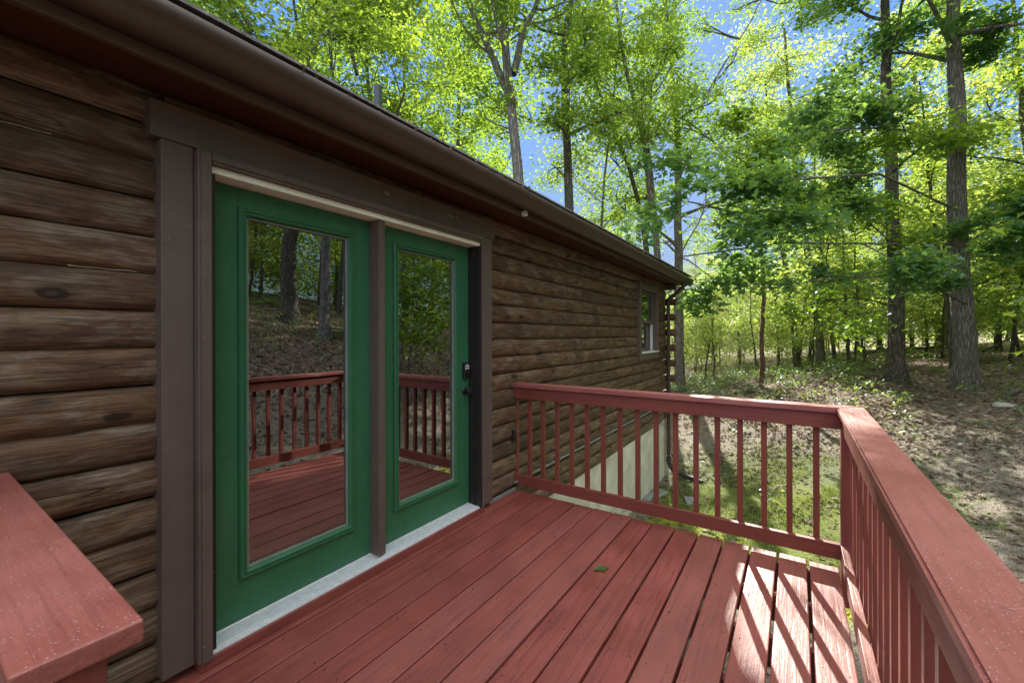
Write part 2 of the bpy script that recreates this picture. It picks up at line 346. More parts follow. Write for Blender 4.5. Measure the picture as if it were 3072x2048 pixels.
def tube_np(P, R, sides):
    P = np.array(P, float); n = len(P); V = []
    T = np.gradient(P, axis=0); T /= np.linalg.norm(T, axis=1)[:, None]+1e-9
    ref = np.array([0, 0, 1.0]) if abs(T[0][2]) < .9 else np.array([1.0, 0, 0])
    a = np.cross(ref, T[0]); a /= np.linalg.norm(a); ang = np.arange(sides)*2*np.pi/sides
    for i in range(n):
        a = a-T[i]*np.dot(a, T[i]); a /= np.linalg.norm(a)+1e-9; b = np.cross(T[i], a)
        V.append(P[i]+R[i]*(np.cos(ang)[:, None]*a+np.sin(ang)[:, None]*b))
    F = []
    for i in range(n-1):
        for j in range(sides):
            k = (j+1) % sides; F.append((i*sides+j, i*sides+k, (i+1)*sides+k, (i+1)*sides+j))
    return np.concatenate(V), F
def mesh_np(name, V, loops, sizes):
    me = bpy.data.meshes.new(name); V = np.ascontiguousarray(V, dtype=np.float32)
    me.vertices.add(len(V)); me.vertices.foreach_set('co', V.ravel())
    loops = np.ascontiguousarray(loops, dtype=np.int32).ravel(); me.loops.add(len(loops)); me.loops.foreach_set('vertex_index', loops)
    sizes = np.asarray(sizes, dtype=np.int32); me.polygons.add(len(sizes))
    st = np.concatenate([[0], np.cumsum(sizes)[:-1]]).astype(np.int32)
    me.polygons.foreach_set('loop_start', st); me.update(calc_edges=True); me.validate(); return me

# ------------------------------------------------------------------ ground
G0 = np.array([(9, 2.2, -1.43), (7.4, 2.2, -1.42), (3, 2.2, -1.55), (0, 2, -1.5), (1, 0, -1.3), (7.6, 0, -1.28), (8, -2.1, -.95), (4, -2.5, -.75), (0, -3, -.5),
  (11, -2.6, -.65), (14, 0, -.75), (21, 4.6, -1.22), (17.4, 1.0, -.41), (24.8, -1, -.07), (25.4, 0, -.35), (30.7, -6.2, .77), (17.4, -2.5, .02), (17.2, -4.05, -.17), (30, -8.9, .60),
  (7.5, -9.6, 2.0), (2, -9, 1.8), (-5, -8, 1.5), (7, -14, 3.0), (2, -20, 4.2), (45, -14, 1.0), (40, 0, -.4), (40, 12, -2), (20, 9, -1.8), (60, 0, -.8), (60, 30, -3), (60, -20, .5),
  (9, 10, -1.9), (-5, 10, -1.7), (-20, 0, -1), (-20, -20, 3), (20, -20, 3), (0, 30, -2.5), (30, 30, -3), (12, -7, .75), (90, 0, -2), (90, 60, -5), (90, -50, 0), (0, 80, -4), (0, -60, 8), (50, -60, 5)])
def tps_k(d2): return np.where(d2 > 1e-9, .5*d2*np.log(d2+1e-12), 0)
_n = len(G0); _A = np.zeros((_n+3, _n+3)); _d = ((G0[:, None, :2]-G0[None, :, :2])**2).sum(-1)
_A[:_n, :_n] = tps_k(_d)+np.eye(_n)*.6; _A[:_n, _n:] = np.c_[np.ones(_n), G0[:, :2]]; _A[_n:, :_n] = _A[:_n, _n:].T
_w = np.linalg.solve(_A, np.r_[G0[:, 2], 0, 0, 0])
def GH(x, y):
    x = np.atleast_1d(np.asarray(x, float)); y = np.atleast_1d(np.asarray(y, float)); r = np.hypot(x-10, y); s = np.minimum(1, 85/np.maximum(r, 1)); X = 10+(x-10)*s; Y = y*s
    out = np.empty(len(X))
    for i in range(0, len(X), 20000):
        a = X[i:i+20000]; b = Y[i:i+20000]
        d = (a[:, None]-G0[None, :, 0])**2+(b[:, None]-G0[None, :, 1])**2
        out[i:i+20000] = tps_k(d)@_w[:_n]+_w[_n]+_w[_n+1]*a+_w[_n+2]*b
    bump = .035*np.sin(x*1.7+np.sin(y*1.3)*1.5)*np.cos(y*1.9)+.015*np.sin(x*5.1+y*3.3)*np.sin(y*6.3-x*2.1)
    return out+bump
def axis_pts(a0, a1, b0, b1, fine):
    c = list(np.arange(b0, b1, fine)); x = b1; st = fine
    while x < a1: c.append(x); st *= 1.12; x += st
    c.append(a1); x = b0; st = fine; l = []
    while x > a0: st *= 1.12; x -= st; l.append(max(x, a0))
    return np.array(l[::-1]+c)
gx = axis_pts(-250, 400, 2, 22, .11); gy = axis_pts(-300, 300, -7, 5, .11)
X, Y = np.meshgrid(gx, gy, indexing='ij'); Z = GH(X.ravel(), Y.ravel())
nx, ny = X.shape; idx = np.arange(nx*ny).reshape(nx, ny)
Q = np.stack([idx[:-1, :-1], idx[1:, :-1], idx[1:, 1:], idx[:-1, 1:]], -1).reshape(-1, 4)
me = mesh_np('ground', np.c_[X.ravel(), Y.ravel(), Z], Q, np.full(len(Q), 4)); g = link('ground', me, 'ground', smooth=True); g['kind'] = 'structure'

# ------------------------------------------------------------------ leaves
OVAL = (np.array([(0, 0, 0), (.30, .20, .05), (.72, .17, .03), (1, 0, -.06), (.72, -.17, .03), (.30, -.20, .05)]), [(0, 3, 2, 1), (0, 5, 4, 3)])
LOBE = (np.array([(0, 0, 0), (.16, .22, .04), (.34, .14, .03), (.50, .44, .08), (.62, .17, .02), (1, 0, -.08), (.62, -.17, .02), (.50, -.44, .08), (.34, -.14, .03), (.16, -.22, .04)]),
        [(0, 2, 1), (0, 4, 3, 2), (0, 5, 4), (0, 8, 6, 5), (0, 9, 8), (8, 7, 6)])
NEED = (np.array([(0, 0, 0), (.5, .03, .02), (1, 0, 0), (.5, -.03, .02)]), [(0, 3, 2, 1)])
BLADE = (np.array([(-.04, 0, 0), (.04, 0, 0), (.02, 0, .6), (0, .12, 1)]), [(0, 1, 2, 3)])
def leaf_mesh(name, C, D, N, size, tpl):
    """C centres, D direction along the leaf, N approximate normals"""
    D = D/(np.linalg.norm(D, axis=1)[:, None]+1e-9); B = np.cross(N, D); B /= np.linalg.norm(B, axis=1)[:, None]+1e-9; N = np.cross(D, B)
    tv, tf = tpl; k = len(tv)
    V = C[:, None, :]+size[:, None, None]*(tv[None, :, 0:1]*D[:, None, :]+tv[None, :, 1:2]*B[:, None, :]+tv[None, :, 2:3]*N[:, None, :])
    base = (np.arange(len(C))*k)[:, None]; fl = np.array([i for f in tf for i in f])
    loops = (base+fl[None, :]).ravel(); sizes = np.tile([len(f) for f in tf], len(C))
    return mesh_np(name, V.reshape(-1, 3), loops, sizes)
# gaps in the canopy through which the sun reaches the deck corner and parts of the yard
SUNHOLES = [((3.15, .15, 0), .55), ((2.78, .12, 0), .42), ((2.35, -.25, .6), .28), ((1.85, -.25, .7), .2), ((3.3, -.28, 1), .28), ((2.75, -.28, 1), .16), ((2.95, -.22, .6), .3), ((6.6, .5, -1.25), .7), ((6.0, .9, -1.25), .5), ((7.6, .2, -1.25), .42), ((8.6, -.3, -1.2), .35), ((5.0, -.2, -1.25), .3), ((3.38, .6, 1), .16), ((3.36, 1.1, 1), .12), ((3.05, -.28, 1), .12), ((7.8, -.3, -1.25), .3), ((7.2, -2.6, -.7), .3), ((8.5, -3.0, -.6), .35), ((6.2, -1.9, -.8), .22)]
_r = random.Random(4)
for _i in range(46):
    _x = _r.uniform(4.5, 24); SUNHOLES.append(((_x, _r.uniform(-.36*_x-1.2, min(1.8, 3+.1*_x)), -.6), _r.uniform(.18, .30)+_x*.014))
def sun_keep(C, rs):
    keep = np.ones(len(C), bool)
    for p, r in SUNHOLES:
        d = C-np.array(p); t = d@S; q = d-t[:, None]*S; keep &= ~((np.linalg.norm(q, axis=1) < r*(.8+.4*rs.rand(len(C)))) & (t > 0))
    return keep
def leaves_around(P, n, spread, flat, size, rs, tilt=.55, keepsun=True):
    """n leaves in a flattened cloud about each point of P"""
    C = np.repeat(P, n, axis=0); o = rs.normal(size=C.shape)*np.array([spread, spread, spread*flat]); o *= (.5+.7*rs.rand(len(C), 1)); C = C+o
    a = rs.rand(len(C))*2*np.pi; D = np.c_[np.cos(a), np.sin(a), rs.normal(size=len(C))*.35-.25]
    N = np.c_[rs.normal(size=(len(C), 2))*tilt, np.ones(len(C))]; s = size*(.65+.7*rs.rand(len(C)))
    if keepsun:
        k = sun_keep(C, rs); C, D, N, s = C[k], D[k], N[k], s[k]
    return C, D, N, s

class TreeMesh:
    def __init__(s): s.V = []; s.L = []; s.n = 0
    def tube(s, P, R, sides):
        V, F = tube_np(P, R, sides); s.V.append(V); s.L.append(np.array(F)+s.n); s.n += len(V)
    def build(s, name, mat, parent):
        V = np.concatenate(s.V); L = np.concatenate(s.L)
        off = np.array(parent.location); me = mesh_np(name, V-off, L, np.full(len(L), 4)); return link(name, me, mat, parent, smooth=True)
def wobble(P, n, amp, rs):
    P = np.array(P, float); t = np.linspace(0, len(P)-1, n); out = np.c_[tuple(np.interp(t, np.arange(len(P)), P[:, i]) for i in range(3))]
    w = np.cumsum(rs.normal(size=(n, 3))*amp, axis=0); w -= np.linspace(0, 1, n)[:, None]*w[-1]; w[:, 2] *= .3
    return out+w
def grow(tm, tips, p, d, L, r, lvl, rs, up=.15):
    n = 5; pts = [p]; dd = d/np.linalg.norm(d)
    for i in range(n):
        dd = dd+rs.normal(size=3)*.16+np.array([0, 0, up*.25]); dd /= np.linalg.norm(dd); pts.append(pts[-1]+dd*L/n)
    rr = np.linspace(r, r*.35, n+1); tm.tube(pts, rr, 6 if lvl == 0 else 4)
    if lvl >= 2 or L < .5:
        tips.extend(pts[2:]); return
    k = rs.randint(3, 6) if lvl == 0 else rs.randint(2, 4)
    for i in range(k):
        f = rs.uniform(.3, 1.0); j = int(f*n); j = min(j, n-1); q = pts[j]+(pts[j+1]-pts[j])*(f*n-j if f < 1 else 0)
        a = rs.normal(size=3); a[2] *= .45; nd = dd*.75+a/np.linalg.norm(a)*.8
        grow(tm, tips, q, nd, L*rs.uniform(.4, .62), r*.45, lvl+1, rs, up*.5)
    tips.extend(pts[-2:])
def tree(label, path, r0, crown_from, nlimb, llen, leafn=18, lsize=.155, lmat='leaf', bark='bark', seed=1, tpl=OVAL, top=18.0, forks=(), boughs=(), spread=.48, kind='oak_tree', group=None, flare=1.55, minr=.35, leafz=0):
    """path: world points low to high. Built where it stands, rooted in the ground."""
    rs = np.random.RandomState(seed); P = [np.array(q, float) for q in path]
    b = P[0]; gz = GH(b[0], b[1])[0]
    if b[2] > gz+.3:
        q = P[1]-P[0]; q = q/max(q[2], .3)*(b[2]-gz); b = b-q*.9; gz = GH(b[0], b[1])[0]; P.insert(0, np.array([b[0], b[1], gz]))
    else: P[0] = np.array([b[0], b[1], gz])
    if P[-1][2] < top:
        q = P[-1]-P[-2]; q = q/q[2]; P.append(P[-1]+q*(top-P[-1][2])*np.array([.6, .6, 1]))
    base = P[0].copy(); t = thing(kind, label, 'tree', tuple(base), group)
    H = P[-1][2]-base[2]; n = 26; zz = np.array([q[2] for q in P]); zi = np.linspace(zz[0]-.25, zz[-1], n)
    C = np.c_[np.interp(zi, zz, [q[0] for q in P]), np.interp(zi, zz, [q[1] for q in P]), zi]
    w = np.cumsum(rs.normal(size=(n, 2))*.02, axis=0); C[:, :2] += w-w[3]
    C = np.insert(C, 2, [C[1]*.5+C[2]*.5], axis=0); n += 1
    h = (C[:, 2]-base[2]); f = np.clip(h/H, 0, 1); R = r0*(1-.72*f**1.15); R = R*(1+(flare-1)*np.exp(-np.maximum(h, 0)/.32))
    tm = TreeMesh(); sides = 18 if r0 > .12 else 8
    V, F = tube_np(C, R, sides)
    Vr = V.reshape(n, sides, 3); ang = np.arange(sides)*2*np.pi/sides; lob = 1+.10*np.sin(3*ang+seed)+.06*np.sin(5*ang+2*seed)
    rootl = (np.exp(-np.maximum(h, 0)/.3))[:, None]*(.22*np.sin(4*ang+seed)[None, :])
    m = ((lob[None, :]+rootl)+rs.normal(size=(n, sides))*.012)[:, :, None]
    Vr = C[:, None, :]+(Vr-C[:, None, :])*m; tm.V.append(Vr.reshape(-1, 3)); tm.L.append(np.array(F)); tm.n = n*sides
    tips = []
    def trunk_at(z): return np.array([np.interp(z, C[:, 2], C[:, 0]), np.interp(z, C[:, 2], C[:, 1]), z]), np.interp(z, C[:, 2], R)
    for fk in forks:
        fp = [np.array(q, float) for q in fk[0]]; q = fp[-1]+(fp[-1]-fp[-2])*.8*np.array([.8, .8, 1]); fp.append(q); W = wobble(fp, 12, .03, rs); rr = np.linspace(fk[1], fk[1]*.4, 12); tm.tube(W, rr, 12)
        for i in range(fk[2] if len(fk) > 2 else 5):
            j = rs.randint(4, 12); a = rs.rand()*6.28; grow(tm, tips, W[j], np.array([math.cos(a), math.sin(a), .5]), llen*.7, .05, 1, rs)
    z0 = base[2]+crown_from
    for i in range(nlimb):
        z = z0+(P[-1][2]-z0)*((i+rs.rand())/nlimb)**1.05; p, r = trunk_at(z); a = i*2.4+rs.rand()*1.2; fz = (z-z0)/(P[-1][2]-z0)
        L = llen*(1-.5*fz)*rs.uniform(.7, 1.15); grow(tm, tips, p, np.array([math.cos(a), math.sin(a), rs.uniform(.1, .9)]), L, min(r*.45, .02+L*.018), 0, rs)
    bt = []
    for bp in boughs:
        bb = [np.array(q, float) for q in bp[0]]; W = wobble(bb, 10, .04, rs); tm.tube(W, np.linspace(bp[1], .015, 10), 6)
        for i in range(bp[2]):
            j = rs.randint(3, 10); a = rs.normal(size=3); a[2] *= .35; grow(tm, bt, W[j], a, bp[3]*rs.uniform(.6, 1.2), .018, 1, rs, .0)
    tm.build('trunk', bark, t)
    T = np.array(tips) if tips else np.zeros((0, 3))
    parts = []
    if len(T): parts.append(leaves_around(T, leafn, spread, .55, lsize, rs))
    if bt: parts.append(leaves_around(np.array(bt), int(leafn*1.2), spread*.8, .45, lsize*1.1, rs, .4))
    Cc, D, N, s = [np.concatenate(x) for x in zip(*parts)]
    k = Cc[:, 2] > base[2]+minr
    me = leaf_mesh('crown', Cc[k]-base, D[k], N[k], s[k], tpl); link('crown', me, lmat, t)
    return t

def col(px, pts, depth):  # polyline of (px,py) at a distance -> world points, low to high
    return [at(a, b, depth+(c if len(p) > 2 else 0)) for p in pts for a, b, c in [tuple(p)+(0,) if len(p) == 2 else p]]
# ------------------------------------------------------------------ log cabin
WX0, WX1, YG, YC, RP, ZB = -3.0, 8.98, 2.256, 2.224, 0.1561, .013   # wall ends, groove plane, crest plane, log pitch
cabin = thing('log_cabin', 'dark brown log cabin with green glass doors, low shingled roof and brown gutter', 'cabin', (3, 2.3, -1.5))
HOLES = [(0.69, 2.868, -.01, 2.366), (7.17, 8.20, 1.08, 2.29)]
def log_wall():
    rs = np.random.RandomState(3); V = []; F = []
    for k in range(-2, 16):
        z0 = ZB+k*RP; spans = [(WX0, WX1)]
        for hx0, hx1, hz0, hz1 in HOLES:
            if z0+RP/2 > hz0 and z0+RP/2 < hz1:
                spans = [q for a, b in spans for q in ((a, min(b, hx0)), (max(a, hx1), b)) if q[1]-q[0] > .02]
        pieces = []
        for a, b in spans:
            x = a
            while x < b:
                L = rs.uniform(1.6, 4.2); e = x+L
                if b-e < .7: e = b
                pieces.append((x, e)); x = e
        for a, b in pieces:
            m = 11; ns = max(2, int((b-a)/.12)); t = np.linspace(0, 1, m); xs = np.linspace(a+.0022, b-.0022, ns+1)
            dy = rs.normal()*.0025; ph = rs.rand(4)*6.28; sagz = rs.normal()*.0015
            base = len(V) and sum(len(v) for v in V) or 0
            prof_y = YG-(YG-YC)*np.clip(1-np.abs(2*t-1)**3.0, 0, 1)**.60; prof_z = z0+.0015+(RP-.003)*t
            g = np.zeros((ns+1, m, 3)); g[:, :, 0] = xs[:, None]
            wv = .0022*np.sin(xs*3.1+ph[0])+.0016*np.sin(xs*8.3+ph[1])
            g[:, :, 1] = prof_y[None, :]+dy+wv[:, None]*(1-np.abs(2*t-1))[None, :]; g[:, :, 2] = prof_z[None, :]+(sagz+.0015*np.sin(xs*2.2+ph[2]))[:, None]
            vv = g.reshape(-1, 3); V.append(vv)
            for i in range(ns):
                for j in range(m-1):
                    p = base+i*m+j; F.append((p, p+m, p+m+1, p+1))
            # end caps back to the groove plane are closed by the wall core behind
    V = np.concatenate(V); off = np.array(cabin.location)
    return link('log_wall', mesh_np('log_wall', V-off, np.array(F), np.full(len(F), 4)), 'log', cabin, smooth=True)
log_wall()
# wall core behind the logs (pieces round the door and window openings) and the closed body of the cabin
c = MB(); Yb, Yi = 2.31, 2.44; ZF = -.302
c.box(WX0, .82, Yb, Yi, -.3, 2.56); c.box(2.72, 7.2, Yb, Yi, -.3, 2.56); c.box(8.17, 8.95, Yb, Yi, -.3, 2.56)
c.box(.8205, 2.7195, Yb, Yi, -.3, .05); c.box(.8205, 2.7195, Yb, Yi, 2.2, 2.56); c.box(7.2, 8.17, Yb, Yi, -.3, 1.1); c.box(7.2, 8.17, Yb, Yi, 2.27, 2.56)
c.build('wall_core', 'shell', cabin)
c = MB(); c.box(8.80, 8.93, Yi+.003, 9.3, -.3, 2.56); c.box(WX0, WX0+.12, Yi+.003, 9.3, -.3, 2.56); c.box(WX0+.13, 8.79, 9.17, 9.3, -.3, 2.56); c.box(WX0+.13, 8.79, Yi+.003, 9.16, 2.5, 2.54)
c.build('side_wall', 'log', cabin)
MB().box(WX0+.13, 8.79, Yi+.003, 9.16, .04, .09).build('floor', 'pine', cabin)
# gables and roof
EY, EZ = 1.800, 2.640
slope = .40; RY = 5.8
def rz(y): return EZ+.015+(min(y, 2*RY-y)-EY)*slope
XR0, XR1 = WX0-.4, 9.38
r = MB(); r.prism([(EY-.02, rz(EY-.02)), (RY, rz(RY)), (2*RY-EY+.02, rz(EY-.02)), (2*RY-EY+.02, rz(EY-.02)-.035), (RY, rz(RY)-.12), (EY+.1, rz(EY+.1)-.035), (EY-.02, rz(EY-.02)-.012)], 0, XR0, XR1)
ro = r.build('roof', 'roof', cabin)
MB().prism([(EY-.012, EZ+.004), (EY+.17, EZ+.004+.068), (EY+.17, EZ+.0015+.062), (EY-.012, EZ-.003)], 0, XR0+.01, XR1+.004).build('drip_edge', 'steel', ro)
for gx_ in (WX0, 8.82):
    MB().prism([(Yi, 2.56), (RY, rz(RY)-.14), (2*RY-Yi, 2.56)], 0, gx_, gx_+.11).build('gable', 'log', cabin)
# rake board at the far end
MB().prism([(EY+.08, rz(EY+.08)-.04), (RY, rz(RY)-.125), (RY, rz(RY)-.29), (1.93, 2.46)], 0, XR1-.06, XR1-.02).build('rake_board', 'fascia', cabin)
# fascia, soffit
MB().box(XR0+.02, XR1-.065, 1.897, 1.925, 2.448, 2.625, .003).build('fascia', 'fascia', cabin)
s_ = MB(); s_.prism([(1.927, 2.466), (2.27, 2.505), (2.27, 2.519), (1.927, 2.48)], 0, XR0+.02, XR1-.065); s_.build('soffit', 'soffit', cabin)
# gutter: K profile, long sections with small sag, open at the top
def gutter():
    prof = [(1.897, 2.640), (1.897, 2.530), (1.835, 2.522), (1.806, 2.535), (1.800, 2.566), (1.782, 2.592), (1.772, 2.606), (1.770, 2.644), (1.776, 2.648), (1.781, 2.644), (1.781, 2.608), (1.812, 2.570), (1.838, 2.532), (1.893, 2.538), (1.893, 2.640)]
    xs = [XR0, -1, .5, 1.5, 2.2, 2.75, 2.86, 2.87, 3.4, 4.4, 5.6, 6.6, 7.6, 8.6, XR1-.01]
    sag = [-.036, -.038, -.038, -.034, -.030, -.028, -.029, -.031, -.034, -.037, -.041, -.046, -.052, -.058, -.060]
    V = np.array([(x, y, z+s) for x, s in zip(xs, sag) for y, z in prof]); n = len(prof); F = []
    for i in range(len(xs)-1):
        for j in range(n): F.append((i*n+j, i*n+(j+1) % n, (i+1)*n+(j+1) % n, (i+1)*n+j))
    sizes = [4]*len(F); L = [i for f in F for i in f]
    off = np.array(cabin.location)
    go = link('gutter', mesh_np('gutter', V-off, L, sizes), 'gutter', cabin)
    end = [(y, z-.060) for y, z in prof[:10]]
    MB().prism([(1.893, 2.580), (1.893, 2.474), (1.836, 2.468), (1.808, 2.480), (1.800, 2.508), (1.779, 2.545), (1.776, 2.582)], 0, XR1-.012, XR1-.004).build('end_cap', 'gutter', go)
    for sx in (2.865, 5.92): MB().prism([(1.8965, 2.645), (1.8965, 2.523), (1.835, 2.517), (1.802, 2.530), (1.796, 2.564), (1.768, 2.604), (1.766, 2.649), (1.7685, 2.649), (1.7715, 2.605), (1.80, 2.566), (1.806, 2.533), (1.835, 2.5205), (1.8965, 2.527)], 0, sx, sx+.02).build('seam', 'gutter', go)
    return go
gutter()
# downspout
sp = MB().tube([(8.79, 1.842, 2.50), (8.79, 1.842, 2.42), (8.80, 1.87, 2.375), (8.83, 1.99, 2.28), (8.83, 2.10, 2.19), (8.83, 2.14, 2.13), (8.83, 2.15, 2.0), (8.83, 2.15, -1.02)], .036, 10).build('downspout', 'gutter', cabin, True)
for z in (.99, -.2): MB().box(8.76, 8.90, 2.108, 2.222, z, z+.028, .004).build('strap', 'gutter', sp)
MB().tube([(8.83, 2.15, -.98), (8.83, 2.145, -1.12), (8.82, 2.07, -1.24), (8.80, 1.85, -1.32), (8.72, 1.62, -1.345), (8.68, 1.50, -1.36)], .046, 12).build('drain_hose', 'hose', sp, True)
# corner: crossing logs that stick out past the front wall
for k in (-1, 1, 3, 5, 7, 9, 11, 13, 15):
    z0 = ZB+k*RP
    m = MB(); poly = [(8.93+.085*math.cos(a)*(1 if abs(math.cos(a)) < .8 else .93)+.07, z0+RP/2+.075*math.sin(a)) for a in [i*math.pi/8 for i in range(16)]]
    m.prism(poly, 1, 2.045, 2.3, .004); m.build('corner_log', 'log', cabin, True)
# foundation
MB().box(WX0+.05, 8.93, 2.250, 2.5, -2.2, ZF, .005).build('foundation', 'concrete', cabin)
MB().box(8.75, 8.925, 2.503, 9.3, -2.4, ZF).build('foundation_side', 'concrete', cabin)
# vent pipe and low roof vents behind the gutter
MB().tube([(2.707, 3.4, 3.1), (2.707, 3.4, 3.90)], .039, 16).build('vent_pipe', 'pvc', ro, True)
for x, y in ((1.05, 2.75), (2.30, 2.95)):
    zb = rz(y)
    MB().prism([(y-.2, rz(y-.2)+.002), (y+.2, rz(y+.2)+.002), (y+.2, rz(y+.2)+.09), (y-.2, rz(y-.2)+.14)], 0, x-.25, x+.12, .01).build('roof_vent', 'steel', ro)
# trim round the doors (measured at 2.08 m door height, set to the deck's scale and to the wall's plane)
DOORM = Matrix.Translation((0, 0, -.0588)) @ Matrix.Scale(1.04, 4); XF[0] = DOORM
fr = MB()
fr.box(.613, .722, 2.088, 2.26, .097, 2.2505, .003); fr.box(2.656, 2.806, 2.088, 2.26, .097, 2.2505, .003)
fr.box(.580, 2.845, 2.086, 2.26, 2.2535, 2.398, .003)
fo = fr.build('door_surround', 'trim', cabin)
cs = MB()
cs.box(.724, .776, 2.050, 2.25, .105, 2.243, .004); cs.box(2.630, 2.6535, 2.050, 2.25, .105, 2.243, .004); cs.box(.778, 2.628, 2.050, 2.25, 2.193, 2.243, .004)
cs.box(.735, .772, 2.043, 2.0495, .105, 2.236, .002); cs.box(.775, 2.626, 2.043, 2.0495, 2.206, 2.232, .002)
cs.build('casing', 'trim', fo)
MB().box(.779, 2.627, 2.072, 2.19, 2.163, 2.1925, .002).build('weatherstrip', 'cream', fo)
MB().box(.778, .797, 2.075, 2.25, .11, 2.161, .002).build('jamb', 'dark', fo)
j = MB(); j.box(2.602, 2.6275, 2.115, 2.25, .11, 2.161, .002); j.box(2.610, 2.6285, 2.060, 2.113, .11, 2.161, .002); j.build('jamb', 'dark', fo)
m = MB(); m.box(1.664, 1.712, 2.088, 2.235, .135, 2.161, .003); m.build('mullion', 'trim', fo)
def leafdoor(x0, x1, gx0, gx1, hard):
    y = 2.172; d = MB(); z0, z1 = .137, 2.159; a, b, cc, e = gx0, gx1, .322, 2.068
    for bx in ((x0, a, z0, z1), (b, x1, z0, z1)): d.box(bx[0], bx[1], y, y+.044, bx[2], bx[3], .0015)
    d.box(a+.0002, b-.0002, y+.0004, y+.0436, z0, cc); d.box(a+.0002, b-.0002, y+.0004, y+.0436, e, z1)
    do = d.build('door', 'green', cabin)
    # stepped glazing frame, mitred
    prof = [(0, .0), (0, .010), (.007, .018), (.014, .018), (.016, .013), (.021, .013), (.024, .019), (.030, .019), (.034, .010), (.038, .004), (.040, -.012), (.044, -.012)]
    vs = []; m_ = bmesh.new(); cor = [(a, cc, 1, 1), (b, cc, -1, 1), (b, e, -1, -1), (a, e, 1, -1)]
    rings = [[m_.verts.new((cx+sx*u, y-v, cz+sz*u)) for u, v in prof] for cx, cz, sx, sz in cor]
    for i in range(4):
        A, B = rings[i], rings[(i+1) % 4]
        for q in range(len(prof)-1): m_.faces.new((A[q], B[q], B[q+1], A[q+1]))
    mm = MB(); mm.bm.free(); mm.bm = m_; mm.build('glazing_frame', 'green', do)
    i = .040
    bd = MB(); bd.box(a+i, a+i+.007, y-.0, y+.012, cc+i, e-i); bd.box(b-i-.007, b-i, y-.0, y+.012, cc+i, e-i); bd.box(a+i+.008, b-i-.008, y, y+.012, cc+i, cc+i+.007); bd.box(a+i+.008, b-i-.008, y, y+.012, e-i-.007, e-i)
    bd.build('glazing_bead', 'bead', do)
    g_ = MB(); v = [g_.bm.verts.new(p) for p in ((a+i, y+.014, cc+i), (b-i, y+.014, cc+i), (b-i, y+.014, e-i), (a+i, y+.014, e-i))]; g_.bm.faces.new(v); g_.build('pane', 'glass', do)
    if hard:
        kx, kz = 2.553, 1.190
        k = MB(); k.box(kx-.030, kx+.030, y-.026, y, kz-.062, kz+.060, .008, 3); k.build('keypad', 'black', do)
        bt = MB()
        for dx, dz in ((0, .040), (-.015, .031), (.015, .031), (-.015, .012), (0, .017), (.015, .012)): bt.tube([(kx+dx, y-.024, kz+dz), (kx+dx, y-.030, kz+dz)], .0058, 10)
        bt.build('keypad_button', 'white', do)
        th = MB(); th.tube([(kx, y-.024, kz-.022), (kx, y-.034, kz-.022)], .019, 18); th.box(kx-.004, kx+.004, y-.048, y-.034, kz-.038, kz-.006, .002); th.build('lock_turn', 'black', do, True)
        kz = 1.027; kb = MB(); kb.tube([(kx, y, kz), (kx, y-.006, kz), (kx, y-.012, kz)], [.032, .032, .026], 20)
        kb.tube([(kx, y-.012, kz), (kx, y-.034, kz)], .012, 12); kb.tube([(kx, y-.032, kz), (kx, y-.038, kz), (kx, y-.050, kz), (kx, y-.062, kz), (kx, y-.068, kz)], [.014, .024, .0285, .024, .012], 20); kb.build('door_knob', 'black', do, True)
    return do
leafdoor(.800, 1.663, .925, 1.548, False); leafdoor(1.713, 2.600, 1.843, 2.466, True)
# threshold with fine ribs
th = MB(); y0 = 2.066
th.box(.778, 2.606, y0, 2.25, .108, .118, .001)
for i in range(9): th.box(.780, 2.604, y0+.030+i*.008, y0+.0345+i*.008, .1175, .1225+.0008*i)
th.box(.780, 2.604, y0+.002, y0+.014, .1175, .123, .002); th.box(.780, 2.604, y0+.017, y0+.026, .1175, .125, .002)
th.prism([(y0+.103, .118), (y0+.109, .131), (2.25, .131), (2.25, .118)], 0, .780, 2.604)
to = th.build('threshold', 'alu', cabin)
MB().box(.735, 2.66, 2.058, 2.18, .0582, .106, .004).build('threshold_board', 'red_x', cabin)
XF[0] = None
# pale chinking squeezed out of some joints
cr = random.Random(8)
for k, a, b in ((14, .12, .34), (13, .05, .22), (11, .38, .58), (9, 3.05, 3.4), (8, 3.9, 4.8), (6, 2.96, 3.3), (5, 4.4, 5.2)):
    n_ = 9; zz = ZB+k*RP; MB().tube([(a+(b-a)*i/n_, 2.2415+cr.uniform(-.002, .002), zz+cr.uniform(-.0015, .0015)) for i in range(n_+1)], [cr.uniform(.0008, .0026) for i in range(n_+1)], 6).build('chinking', 'chink', cabin)
# flashing strip at deck level and conduit pipe along the wall
MB().box(2.93, 3.335, 2.208, 2.222, -.012, .026, .002).build('flashing', 'steel', cabin)
MB().tube([(3.30, 2.196, .082), (8.70, 2.196, .066)], .011, 8).build('conduit', 'steel', cabin, True)
MB().box(3.285, 3.315, 2.19, 2.23, .47, .57, .005).build('outlet_box', 'black', cabin)
MB().tube([(7.14, 2.225, -.285), (7.10, 2.22, -.18), (7.14, 2.22, -.09), (7.4, 2.215, -.085), (7.69, 2.215, -.125), (8.2, 2.21, -.22), (8.8, 2.20, -.38), (8.96, 2.21, -.47)], .006, 6).build('cable', 'black', cabin, True)
